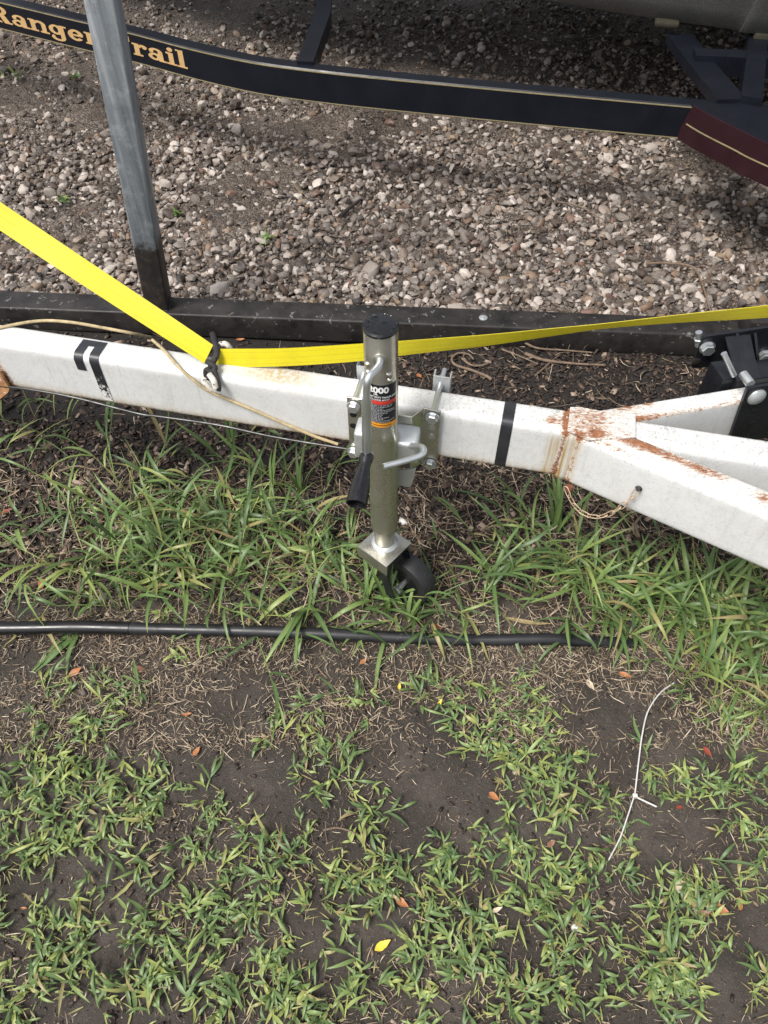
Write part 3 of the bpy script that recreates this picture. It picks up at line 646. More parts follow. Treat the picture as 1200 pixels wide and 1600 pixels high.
# ================================================================== TRAILER JACK
jack = thing('trailer_jack', 'shiny grey tube trailer jack with black cap, crank and wheel, clamped to the white beam', 'trailer jack', (0, 0, 0))
R0 = .0262; jx = np.array([-.003, 0.012, 0])
jt = lambda z: np.array([-.005 + .006 * (.7 - z) / .5, .004, z])
axisj = unit(jt(.7) - jt(.2))
g = G(); g.add(*lathe([(R0 - .002, 0), (R0, .002), (R0, .482), (R0 - .001, .484), (R0 - .003, .484)], jt(.228), axisj, 48)); outer = g.obj('outer_tube', M['champ'], jack)
g = G(); g.add(*lathe([(R0 + .0006, -.001), (R0 + .0012, .0), (R0 + .0012, .0028), (R0 - .001, .0055), (R0 * .7, .0072), (0, .0078)], jt(.7095), axisj, 48)); cap = g.obj('cap', M['plastic'], jack)
g = G()
for _ in range(34):
    a = random.uniform(0, 6.28); rr = R0 * .93 * math.sqrt(random.random()); q = jt(.7166) + np.array([rr * math.cos(a), rr * math.sin(a), -.0006 if rr > R0 * .72 else 0]); s = random.uniform(.0011, .0032)
    V, F = ico(1); g.add(V * [s, s, s * .55] + q, F)
dd = g.obj('water_drop', M['drop'], cap); dd['kind'] = 'stuff'
g = G(); g.add(*lathe([(.0205, 0), (.0205, .062)], jt(.172), axisj, 40)); g.obj('inner_tube', M['champ'], jack)
g = G(); g.add(*lathe([(.0275, 0), (.0255, .003), (.0222, .0055), (.0205, .0065)], jt(.1705), axisj, 40)); g.obj('weld_ring', M['zincdull'], jack)
e1 = unit([.65, .76, 0]); e2 = unit([.76, -.65, 0])
pc = np.array([.001, -.002, .160])
g = G(); g.add(*rbox(pc + zax * .0095, (.078, .078, .003), (e2, e1, zax), .0014, 2))
for sg in (-1, 1): g.add(*rbox(pc + e1 * sg * .0375 - zax * .006, (.078, .003, .034), (e2, e1, zax), .0012, 2))
g.add(*rbox(pc - e2 * .0375 - zax * .006, (.003, .074, .034), (e2, e1, zax), .0012, 2)); fork = g.obj('caster_fork', M['champ'], jack)
wc = np.array([.055, -.010, .062])
g = G()
for sg in (-1, 1):
    o1_ = e1 * sg * .0345
    poly = [pc + o1_ + e2 * .008 - zax * .018, pc + o1_ + e2 * .034 - zax * .018, wc + (o1_ + e2 * .010) - zax * .004, wc + o1_ - e2 * .010 - zax * .008]
    poly = [p - e1 * np.dot(p - (pc + o1_), e1) for p in poly]
    g.add(*prism(poly, e1, .003))
g.obj('fork_cheek', M['powder'], jack)
g = G(); tp = [(.038, -.016), (.041, -.0195), (.055, -.021), (.061, -.019), (.0635, -.012), (.0642, 0), (.0635, .012), (.061, .019), (.055, .021), (.041, .0195), (.038, .016), (.038, -.016)]
wcc = wc + e1 * 0.0; tp = [(a * .94, b) for a, b in tp]; g.add(*lathe(tp, wcc, e1, 48)); wheel_t = g.obj('wheel', M['rubber'], jack)
g = G(); g.add(*lathe([(.0, -.012), (.012, -.0195), (.014, -.0195), (.016, -.012), (.034, -.010), (.0382, -.015), (.0382, .015), (.034, .010), (.016, .012), (.014, .0195), (.012, .0195), (0, .0195)], wcc, e1, 36)); g.obj('hub', M['plastic'], wheel_t)
g = G(); g.add(*lathe([(.006, -.045), (.006, .045)], wcc, e1, 16)); g.add(*hexhead(wcc - e1 * .0385, -e1, .0105, .008)); g.obj('axle_bolt', M['zinc'], wheel_t)
g = G()
for _ in range(40):
    a = random.uniform(-.2, 2.2); r_ = .0604; l_ = random.uniform(-.010, .010); q = wcc + e1 * l_ + r_ * (math.sin(a) * zax + math.cos(a) * e2) ; s = random.uniform(.0006, .0013); V, F = ico(1); g.add(V * s + q, F)
dd = g.obj('water_drop', M['drop'], wheel_t); dd['kind'] = 'stuff'
# crank
hz = .671; fr = jt(hz) + np.array([-.002, -.026, 0])
g = G(); g.add(*lathe([(.0105, -.002), (.0105, .002), (.008, .003)], fr, (0, -1, 0), 24)); g.obj('crank_bushing', M['champ'], jack)
c1 = PV(576, 590, (0, -.058, 0), np.array([0, 1., 0])); c2 = PV(573, 612, (0, -.062, 0), np.array([0, 1., 0])); c3 = PV(573, 712, (0, -.060, 0), np.array([0, 1., 0]))
cp = spline([fr + [0, .012, 0], fr + [-.0005, -.012, -.001], c1, c2, c2 * .7 + c3 * .3, c3], 7)
g = G(); rd = np.array([.0058] * len(cp)); g.add(*tube(cp, rd, 14)); crank = g.obj('crank_handle', M['zinc'], jack)
g = G(); g.add(*rbox(c2 * .45 + c3 * .55 + [0, .0, 0], (.0155, .006, np.linalg.norm(c3 - c2) * .94), ((1, 0, 0), (0, 1, 0), unit(c2 - c3)), .0022)); g.add(*lathe([(.011, -.004), (.011, .004)], c3, (0, 1, 0), 20)); g.obj('crank_arm', M['zinc'], jack)
ge = PD(557, 788, 1.205); gd = unit(ge - c3)
g = G(); Lg = np.linalg.norm(ge - c3); g.add(*lathe([(.0098, -.004), (.0118, 0), (.0118, .008), (.0100, .014), (.0094, .022), (.0118, .034), (.0155, .055), (.0172, Lg - .004), (.0172, Lg), (.0150, Lg), (.0140, Lg - .012), (0, Lg - .014)], c3, gd, 28)); g.obj('crank_grip', M['plastic'], jack)
# dimples and small holes on tube
g = G()
for zz, az in ((.640, 28), (.628, 32), (.655, -52), (.640, -50)):
    a = math.radians(az - 90); n_ = np.array([math.cos(a), math.sin(a), 0]); V, F = ico(2); q = jt(zz) + n_ * (R0 - .0012); g.add(V @ np.diag([.006, .006, .0035]) + q, F)
g.obj('tube_dimple', M['champ'], jack)
# label
def on_tube(az, z, r): a = math.radians(az - 90); p = jt(z); return np.array([p[0] + r * math.cos(a), p[1] + r * math.sin(a), z])
def patch(az0, az1, z0, z1, r, th=.0003, n=None):
    n = n or max(2, int(abs(az1 - az0) / 5)); V = []; F = []
    for a in np.linspace(az0, az1, n): V += [on_tube(a, z0, r), on_tube(a, z1, r), on_tube(a, z1, r - th), on_tube(a, z0, r - th)]
    for k in range(n - 1):
        for j in range(4): F.append((4 * k + j, 4 * k + (j + 1) % 4, 4 * k + 4 + (j + 1) % 4, 4 * k + 4 + j))
    F += [(3, 2, 1, 0), tuple(4 * (n - 1) + j for j in range(4))]; return V, F
z1l, z0l = .619, .527
g = G(); g.add(*patch(-100, 58, z0l, z1l, R0 + .0004)); lab = g.obj('label', M['labelblack'], jack)
g = G(); g.add(*patch(-100, 57.6, .5785, .5858, R0 + .0007)); g.obj('red_band', M['labelred'], lab)
g = G(); g.add(*patch(-100, 57.6, z0l + .0004, z0l + .0095, R0 + .0007)); g.obj('orange_band', M['labelorange'], lab)
def tube_text(txt, az, z, size, m, bold=.0, squash=1.):
    cu = bpy.data.curves.new('text', 'FONT'); cu.body = txt; cu.size = size; cu.align_x = 'RIGHT'; cu.offset = bold; cu.resolution_u = 4
    to = bpy.data.objects.new('text', cu); COL.objects.link(to); dg = bpy.context.evaluated_depsgraph_get(); dg.update()
    me = bpy.data.meshes.new_from_object(to.evaluated_get(dg)); bpy.data.objects.remove(to); bpy.data.curves.remove(cu)
    bm = bmesh.new(); bm.from_mesh(me); bpy.data.meshes.remove(me)
    bmesh.ops.triangulate(bm, faces=bm.faces[:])
    xs_ = [v.co.x for v in bm.verts]
    for cx in np.arange(min(xs_), max(xs_), .0025): bmesh.ops.bisect_plane(bm, geom=bm.verts[:] + bm.edges[:] + bm.faces[:], plane_co=(cx, 0, 0), plane_no=(1, 0, 0))
    bm.verts.index_update(); org = parent_loc(lab)
    V = [on_tube(az + math.degrees(v.co.x * squash / R0), z + v.co.y, R0 + .0010) - org for v in bm.verts]; F = [tuple(v.index for v in f.verts) for f in bm.faces]; bm.free()
    return link('lettering', mk_mesh('lettering', np.array(V), F, False), m, lab)
tube_text('2000', 25, .6035, .0165, M['labelwhite'], .0007)
tube_text('LB.', -12, .5985, .0055, M['labelwhite'], .0002)
tube_text('HEAVY DUTY TRAILER JACK', 56, .5925, .0050, M['labelwhite'], .00016, .80)
tube_text('WITH SWIVEL MOUNT', 28, .5872, .0042, M['labelwhite'], .00012, .80)
g = G()
for k, zz in enumerate(np.linspace(.5755, .5385, 12)):
    a = -70
    end = [40, 35, 5, 46, 52, 20, 2, -2, 25, 8, 50, 30][k]
    while a < end:
        w_ = random.uniform(4, 13); g.add(*patch(a, min(a + w_, end), zz, zz + .0012, R0 + .0008, .0003, 3)); a += w_ + random.uniform(1.5, 3)
g.obj('fine_print', M['labelfine'], lab, smooth=False, angle=None)
g = G(); a = -40
while a < 26: w_ = random.uniform(4, 10); g.add(*patch(a, a + w_, z0l + .004, z0l + .0062, R0 + .0010, .0003, 3)); a += w_ + 2
g.obj('fine_print', M['labeldark'], lab, smooth=False, angle=None)
# mounting bracket against the beam
bp = A0 - N0 * .010
def on_b(px, py, out=0.): return PV(px, py, bp - N0 * out, N0)
yb = on_b(600, 650)
def bxy(u, z, out): return np.array(bp + D0 * ((np.array([0, 0, 0]) - bp) @ D0 + u)) * [1, 1, 0] + zax * z - N0 * out
def uz(px, py, out=0.): q = on_b(px, py, out); return (q - bxy(0, 0, 0)) @ D0, q[2]
ul = uz(544, 665)[0]; ur = uz(685, 690)[0]
# side flanges, raised centre, sloped shoulders
mb = thing_plate = None
g = G()
prof_u = [(ul, 0), (ul + .030, 0), (ul + .043, .016), (.0 - .004, .020), (ur - .046, .020), (ur - .030, 0), (ur, 0)]
ztop = [.501, .501, .498, .497, .497, .503, .500]; zbt = [.352, .352, .362, .362, .362, .358, .352]
V = []; F = []
for (u_, o_), zt_, zb_ in zip(prof_u, ztop, zbt): V += [bxy(u_, zb_, o_), bxy(u_, zt_, o_), bxy(u_, zt_, o_ - .004), bxy(u_, zb_, o_ - .004)]
for k in range(len(prof_u) - 1):
    for j in range(4): F.append((4 * k + j, 4 * k + (j + 1) % 4, 4 * k + 4 + (j + 1) % 4, 4 * k + 4 + j))
F += [(3, 2, 1, 0), tuple(4 * (len(prof_u) - 1) + j for j in range(4))]
g.add(V, F); plate = g.obj('mounting_plate', M['champ'], jack, angle=20)
bv = plate.modifiers.new('edge', 'BEVEL'); bv.width = .0025; bv.segments = 2; bv.limit_method = 'ANGLE'
g = G(); g.add(*rbox(bxy(.028, .452, .040), (.058, .044, .046), (D0, unit(N0 + zax * .25), zax), .006, 3)); g.add(*rbox(bxy(.028, .423, .034), (.062, .040, .006), (D0, N0, zax), .002)); g.obj('swivel_block', M['zincdull'], jack)
g = G(); g.add(*rbox(bxy(-.036, .445, .036), (.040, .040, .060), (D0, unit(N0 + zax * .2), zax), .006, 3)); g.add(*rbox(bxy(-.036, .408, .030), (.042, .040, .006), (D0, N0, zax), .002)); g.obj('swivel_block', M['zincdull'], jack)
g = G(); q = jt(.43); g.add(*lathe([(R0 + .0035, 0), (R0 + .0035, .05)], jt(.425) + np.array([.0, .006, 0]), axisj, 40)); g.obj('swivel_collar', M['champ'], jack)
pt = [uz(624, 715), uz(655, 712), uz(652, 727), uz(646, 741), uz(626, 738)]
g = G(); g.add(*prism([bxy(a, b, .03) for a, b in pt], -N0, .003)); g.obj('lower_tab', M['zincdull'], jack)
pp = spline([bxy(*uz(624, 694, .05), .05), bxy(*uz(645, 697, .058), .058), bxy(*uz(660, 699, .070), .070), bxy(*uz(660, 710, .085), .085), bxy(*uz(640, 718, .10), .10), bxy(*uz(599, 729, .125), .125)], 7)
g = G(); g.add(*tube(pp, .0056, 14)); g.obj('pull_pin', M['zinc'], jack)
# bolt heads on the plate, rods over the beam, clamps behind it
bolts = [(553, 634, 1), (553, 705, 1), (676, 651, 1), (672, 723, 1)]
for k, (px, py, _) in enumerate(bolts):
    u_, z_ = uz(px, py); g = G(); q = bxy(u_, z_, .0015)
    g.add(*lathe([(.0125, 0), (.0125, .002), (.0122, .0025)], q, -N0, 24)); g.add(*hexhead(q - N0 * .0022, -N0, .0100, .0075)); g.add(*tube([q, q + N0 * .125], .0048, 12))
    g.obj('bolt', M['zinc'], jack)
for px, py, m in ((552, 648, 'plastic'), (552, 665, 'plastic'), (675, 668, 'zinc'), (674, 682, 'zinc')):
    u_, z_ = uz(px, py); g = G(); g.add(*lathe([(.0062, 0), (.0062, .0006), (.0045, .0009), (0, .0009)], bxy(u_, z_, .0002), -N0, 20)); g.obj('plate_hole' if m == 'plastic' else 'plate_stud', M[m], jack)
for px, py in ((553, 634), (676, 651)):
    u_, z_ = uz(px, py); tz = z_ + .006
    g = G(); bk = .077
    for sg, du in ((1, 0),):
        V, F = [], []
        n0 = bxy(u_ + .002, (tz + .352) / 2 + .004, -bk)
        g.add(*rbox(n0, (.030, .003, tz - .352 + .030), (D0, N0, zax), .001)); g.add(*rbox(n0 - D0 * .0145 + N0 * .009, (.003, .018, tz - .352 + .030), (D0, N0, zax), .001)); g.add(*rbox(n0 + D0 * .0145 + N0 * .009, (.003, .018, tz - .352 + .030), (D0, N0, zax), .001))
    g.obj('clamp_channel', M['zincdull'], jack)
    g = G(); q = bxy(u_, tz, .0); q2 = bxy(u_, tz, -.098); g.add(*tube([q, q2], .0056, 14)); g.add(*hexhead(bxy(u_, tz, -.0785), N0, .0098, .007)); g.obj('clamp_rod', M['zinc'], jack)

# ================================================================== STRAP, CORDS, ROPE, CABLE, CHAIN
def ribbon(name, cen, wid, m, parent, th=.0016, nu=7):
    cen = np.asarray(cen); wid = np.asarray(wid); n = len(cen); al = np.concatenate([[0], np.cumsum(np.linalg.norm(np.diff(cen, axis=0), axis=1))])
    V = []; F = []; ac = []; ln = []
    for i_ in range(n):
        d = unit(cen[min(i_ + 1, n - 1)] - cen[max(i_ - 1, 0)]); nn = unit(np.cross(d, wid[i_]))
        for sgn in (1, -1):
            for u_ in np.linspace(0, 1, nu):
                V.append(cen[i_] + wid[i_] * (u_ - .5) + nn * sgn * th * (.5 if 0 < u_ < 1 else .25)); ac.append(u_); ln.append(al[i_])
    k = 2 * nu
    for i_ in range(n - 1):
        for j in range(nu - 1):
            F.append((i_ * k + j, i_ * k + j + 1, (i_ + 1) * k + j + 1, (i_ + 1) * k + j)); F.append((i_ * k + nu + j + 1, i_ * k + nu + j, (i_ + 1) * k + nu + j, (i_ + 1) * k + nu + j + 1))
        F.append((i_ * k, (i_ + 1) * k, (i_ + 1) * k + nu, i_ * k + nu)); F.append((i_ * k + nu - 1, i_ * k + k - 1, (i_ + 1) * k + k - 1, (i_ + 1) * k + nu - 1))
    g = G(); g.V = V; g.F = F; return g.obj(name, m, parent, attrs={'across': ac, 'along': ln}, angle=50)
strap = thing('tie_down_strap', 'bright yellow webbing strap tied down across the white beam behind the jack', 'strap', tuple(PD(335, 560, 1.385)))
SW = .040
def strap_pts(lst, n=10):
    C_, W_ = [], []
    for x0, y0, x1, y1, dep in lst:
        a, b = PD(x0, y0, dep), PD(x1, y1, dep); C_.append((a + b) / 2); mid = (a + b) / 2; v = unit(mid - CAM); e_ = b - a; pw = np.linalg.norm(e_); dd = math.sqrt(max(SW ** 2 - pw ** 2, 0)); W_.append(e_ + v * dd)
    return spline(C_, n), spline(W_, n)
c_, w_ = strap_pts([(-420, 36, -442, 70, 1.20), (-180, 196, -202, 229, 1.25), (10, 322, -11, 353, 1.31), (130, 402.5, 110, 433, 1.335), (240, 476, 221, 505, 1.36), (333, 539, 319, 568, 1.38)])
ribbon('webbing', c_, w_, M['strap'], strap)
c_, w_ = strap_pts([(343, 545, 337, 573, 1.385), (362, 545, 360, 574, 1.383), (450, 544, 450, 572, 1.36), (565, 537, 565, 564, 1.335), (640, 532, 640, 554, 1.325), (760, 523, 762, 540, 1.30), (870, 512.5, 872, 523.5, 1.28), (948, 505, 948, 513, 1.265), (1060, 492, 1062, 504, 1.24), (1200, 477, 1202, 496, 1.20), (1420, 450, 1424, 475, 1.14), (1700, 410, 1705, 440, 1.05)])
ribbon('webbing', c_, w_, M['strap'], strap)
sm = [(330, 548), (337, 571)]
knot = thing('rope_knot', 'knotted black and white rope tying the yellow strap to the white beam', 'rope', tuple(P(330, 590, .49)))
def PX(lst, dep): return [PD(x, y, dep + dz) for x, y, dz in lst]
g = G(); g.add(*tube(spline(PX([(332, 522, .03), (336, 537, -.005), (339, 552, -.012), (333, 566, -.012), (328, 576, -.005)], 1.385), 6), .0055, 10)); g.add(*tube(spline(PX([(342, 532, .02), (341, 543, -.008), (336, 556, -.013), (330, 570, -.012)], 1.385), 6), .0045, 10)); g.obj('rope_wrap', M['darkrope'], knot)
g = G(); g.add(*tube(spline(PX([(324, 565, -.01), (332, 570, -.02), (336, 575, -.02), (331, 581, -.02), (323, 578, -.018), (322, 586, -.012), (326, 590, -.01), (334, 580, -.015)], 1.385), 6), .0052, 10)); g.obj('knot', M['darkrope'], knot)
g = G(); g.add(*tube(spline(PX([(335, 577, -.015), (339, 590, -.012), (342, 602, -.012), (342, 611, -.008)], 1.378), 6), .0042, 10)); g.obj('rope_tail', M['darkrope'], knot)
g = G(); g.add(*tube(spline(PX([(327, 585, -.015), (334, 595, -.018), (337, 606, -.012)], 1.376), 6), .0055, 10)); g.obj('rope_tail', M['whiterope'], knot)
g = G(); g.add(*tube(spline(PX([(320, 590, -.012), (318, 596, -.012), (324, 602, -.010), (330, 609, -.006)], 1.374), 6), .0045, 10)); g.obj('rope_tail', M['whiterope'], knot)
g = G(); g.add(*tube(spline(PX([(344, 538, .0), (352, 537, -.004), (358, 542, .0), (362, 548, .01)], 1.385), 6), .0050, 10)); g.obj('rope_tail', M['whiterope'], knot)
zc = .4935
cd = [P(-140, 540, zc), P(-40, 524, zc), P(0, 512, zc), P(60, 501.5, zc + .002), P(110, 503.5, zc + .004), P(160, 512, zc + .002), P(205, 520.5, zc - .006), P(235, 527, zc - .05)]
g = G(); g.add(*tube(spline(cd, 8), .0031, 10)); tag(g.obj('beige_cord', M['cord'], origin=cd[3]), 'thin beige cord lying over the left end of the white beam', 'cord', 'beige cords on the beam')
fo = lambda x, y: PV(x, y, A0 - N0 * .004, N0)
cd = [P(238, 531, zc + .004), P(256, 547, zc + .003), P(276, 570, zc + .001), PV(300, 592, A0 - N0 * .003, N0), fo(328, 612), fo(380, 634), fo(440, 660), fo(490, 681), fo(528, 694)]
g = G(); g.add(*tube(spline(cd, 8), .0030, 10)); tag(g.obj('beige_cord', M['cord'], origin=cd[3]), 'thin beige cord slanting down the front of the white beam below the rope knot', 'cord', 'beige cords on the beam')
fw = lambda x, y: PV(x, y, A0 - N0 * .008, N0)
cd = [fw(-80, 594), fw(0, 603), fw(50, 609), fw(120, 622), fw(215, 646), fw(250, 651), fw(340, 664), fw(430, 683), fw(545, 702)]
g = G(); g.add(*tube(spline(cd, 8), .0025, 10)); tag(g.obj('cable', M['cable'], origin=cd[3]), 'thin dark wet cable running along the bottom edge of the white beam', 'cable')
# chain on the near arm
chain = thing('safety_chain', 'short rusty pale chain drooping from the front of the white arm', 'chain', tuple(PV(940, 800, NA - np.array([-DN[1], DN[0], 0]) * .01, np.array([-DN[1], DN[0], 0]))))
NNr = np.array([-DN[1], DN[0], 0]); fn_ = lambda x, y, o_=.012: PV(x, y, NA - NNr * o_, NNr)
cpx = spline([fn_(884, 762), fn_(891, 779, .016), fn_(902, 795, .018), fn_(917, 805, .018), fn_(935, 808, .018), fn_(955, 802, .018), fn_(972, 791, .016), fn_(986, 779, .014), fn_(996, 765, .008)], 12)
al = np.concatenate([[0], np.cumsum(np.linalg.norm(np.diff(cpx, axis=0), axis=1))]); nl = 11; pitch = al[-1] / nl
def at_len(s): return np.array([np.interp(s, al, cpx[:, k]) for k in range(3)])
lk = None
lr = .00105; hl = pitch * .64; hw = .0042
loop = [(hl * .55 * math.copysign(1, math.cos(t)) + (hl - hl * .55) * math.cos(t) if True else 0, hw * math.sin(t), 0) for t in np.linspace(0, 2 * math.pi, 17)[:-1]]
V, F = tube(loop + [loop[0]], lr, 6, False); link_me = mk_mesh('chain_link', np.array(V), F); link_me.materials.append(M['rustchain'])
for k in range(nl):
    a, b = at_len(k * pitch), at_len((k + 1) * pitch); d = unit(b - a); sd = NNr if k % 2 else np.cross(d, NNr); sd = unit(sd - d * np.dot(sd, d)); up = np.cross(d, sd)
    mt = Matrix(((d[0], sd[0], up[0]), (d[1], sd[1], up[1]), (d[2], sd[2], up[2]))).to_4x4()
    o = bpy.data.objects.new('chain_link', link_me); COL.objects.link(o); o.parent = chain; o.location = Vector((a + b) / 2 - parent_loc(chain)); o.rotation_euler = mt.to_euler()
g = G(); g.add(*rbox(fn_(889, 763, .006), (.014, .014, .014), (DN, NNr, zax), .004)); g.obj('anchor_lug', M['rust'], chain)
g = G(); g.add(*tube([fn_(997, 764, .010), fn_(998, 762, -.004)], .0042, 10)); g.add(*lathe([(.006, 0), (.006, .0015)], fn_(998, 763, .0015), -NNr, 16)); g.obj('anchor_pin', M['powder'], chain)

# ================================================================== BLACK BOLTED BRACKET ON THE FAR ARM
NFr = np.array([-DF[1], DF[0], 0]); ff = lambda x, y, o_: PV(x, y, FA - NFr * o_, NFr)
brk = thing('steel_bracket', 'black steel bracket with silver bolts clamped on the far white arm at right edge', 'bracket', tuple(ff(1170, 640, .004)))
a1_, a2_, a3_ = ff(1165, 604, .004), ff(1138, 680, .004), ff(1200, 604, .004)
wd = .26
g = G(); g.add(*prism([a1_, a2_, a2_ - zax * .02, a2_ - zax * .02 + DF * wd, a1_ + DF * wd], -NFr, .006)); g.obj('clamp_plate', M['powder'], brk)
for (x, y) in ((1182, 620),):
    g = G(); q = ff(x, y, .0102); g.add(*lathe([(.0165, 0), (.016, .003), (.012, .0065), (.006, .0085), (0, .009)], q, -NFr, 24)); g.obj('carriage_bolt', M['zincdull'], brk)
for (x, y) in ((1179, 642), (1173, 661)):
    g = G(); q = ff(x, y, .0102); g.add(*rbox(q, (.011, .002, .008), (DF, NFr, zax), .001)); g.obj('slot', M['plastic'], brk)
g = G(); q = ff(1167, 606, -.000); q = q + zax * .012; g.add(*tube([q - NFr * .004, q + NFr * .022], .0078, 16)); g.obj('bolt', M['zinc'], brk)
bk0 = FA + NFr * .040
q0 = PV(1118, 612, bk0, NFr); q1 = PV(1118, 590, bk0, NFr)
s_b = (PV(1150, 606, bk0, NFr) - FA) @ DF
def fb(s, back, z): return FA * [1, 1, 0] + DF * s + NFr * back + zax * z
g = G(); g.add(*rbox(fb(s_b + .145, .060, .480), (.30, .045, .050), (DF, NFr, zax), .003)); g.obj('base_tube', M['powder'], brk)
g = G(); g.add(*rbox(fb(s_b + .0, .072, .445), (.055, .05, .12), (DF, NFr, zax), .003)); g.obj('side_post', M['powder'], brk)
vb = np.array([0, 1., 0]); yb_ = .215
vp = lambda x, y, yy=yb_: PV(x, y, (0, yy, 0), vb)
pl = [vp(1098, 527), vp(1080, 576), vp(1122, 572), vp(1126, 590), vp(1260, 575), vp(1300, 500), vp(1200, 512)]
g = G(); g.add(*prism(rounded(pl, .006, 3), (0, 1, 0), .006)); g.obj('back_plate', M['powder'], brk)
for px in (1150, 1178):
    t0, t1 = vp(px, 520, yb_ - .001), vp(px + 4, 592, yb_ - .001); fr_ = PV(px + 4, 592, (0, .125, 0), vb); fr_ = np.array([t1[0], .130, t1[2] - .03]); 
    g = G(); g.add(*prism([t0, t1 - zax * .03, fr_], (1, 0, 0), .005)); g.obj('gusset', M['powder'], brk)
g = G(); t0, t1 = vp(1133, 526, yb_ - .002), vp(1172, 522, yb_ - .002); b0 = np.array([t0[0] + .002, .128, .505]); b1 = np.array([t1[0], .128, .505]); g.add(*prism([t0, t1, b1, b0], (0, -.5, -.5), .005)); g.obj('sloped_web', M['powder'], brk)
g = G(); q = vp(1105, 543, yb_ - .001); g.add(*lathe([(.0145, 0), (.0145, .002)], q, -vb, 24)); g.add(*hexhead(q - vb * .002, -vb, .0125, .010)); g.obj('hex_bolt', M['zinc'], brk)
g = G(); q = vp(1194, 556, yb_ - .001); g.add(*lathe([(.0145, 0), (.0145, .002)], q, -vb, 24)); g.add(*hexhead(q - vb * .002, -vb, .0125, .010)); g.obj('hex_bolt', M['zinc'], brk)
g = G(); q = vp(1092, 519, yb_ + .012); g.add(*tube([q + [0, 0, .0], q + np.array([.008, -.002, -.03])], .0062, 14)); g.add(*hexhead(q + np.array([.006, 0, -.020]), unit([-.25, 0, 1]), .0095, .007)); g.obj('bolt', M['zinc'], brk)
g = G(); r0, r1 = PD(1131, 552, 1.31), PD(1147, 587, 1.335); g.add(*tube([r0, r1], .0052, 14)); g.obj('bolt', M['zinc'], brk)
g = G(); g.add(*lathe([(.009, 0), (.007, .001)], vp(1088, 565, yb_ - .001), -vb, 20)); g.obj('slot', M['rail'], brk)

# ================================================================== GROUND CLUTTER
# hose
hp = [(-420, 984), (-200, 982), (0, 981), (120, 978), (190, 979), (300, 982), (400, 985.5), (500, 990), (600, 993.5), (700, 996.5), (800, 998.5), (900, 999), (960, 998), (1005, 996)]
hpts = [P(x, y, .013) for x, y in hp]
hose = thing('irrigation_hose', 'black plastic hose lying across the grass below the jack wheel', 'hose', tuple(hpts[8]))
hs_ = spline(hpts, 8); hs_[:, 2] = np.maximum(gz(hs_[:, 0], hs_[:, 1]) + .011, .009)
hs_[:, 2] -= np.clip((hs_[:, 0] - .36) / .17, 0, 1.3) ** 1.5 * .027 + .003 * np.sin(hs_[:, 0] * 9)
k_ = next(i for i in range(len(hs_)) if hs_[i][0] > P(190, 980, .013)[0])
g = G(); g.add(*tube(hs_[max(k_ - 3, 0):], .0128, 20)); g.obj('hose_pipe', M['hose'], hose)
g = G(); rr = np.full(k_ + 1, .0142); g.add(*tube(hs_[:k_ + 1], rr, 20)); g.obj('hose_sleeve', M['sleeve'], hose)
# zip tie
def gp_(x, y, dz=.004): p = P(x, y, .006); p[2] = float(gz(p[0], p[1])) + dz; return p
tiep = spline([gp_(1053, 1067, .012), gp_(1030, 1085, .015), gp_(1010, 1115, .016), gp_(1001, 1150, .014), gp_(996, 1190, .012), gp_(990, 1243, .016)], 8)
tie = thing('cable_tie', 'white nylon cable tie lying on the bare soil at right', 'cable tie', tuple(gp_(990, 1245)))
g = G(); g.add(*tube(tiep, .0014, 8)); g.obj('strap_tail', M['tie'], tie)
g = G(); g.add(*tube(spline([gp_(988, 1249, .016), gp_(980, 1275, .014), gp_(968, 1310, .012), gp_(950, 1345, .010)], 8), .0013, 8)); g.obj('strap_tail', M['tie'], tie)
g = G(); g.add(*rbox(gp_(990, 1246, .017), (.009, .007, .006), None, .0015)); g.add(*tube([gp_(992, 1248, .016), gp_(1024, 1262, .012)], .0016, 8)); g.obj('lock_head', M['tie'], tie)

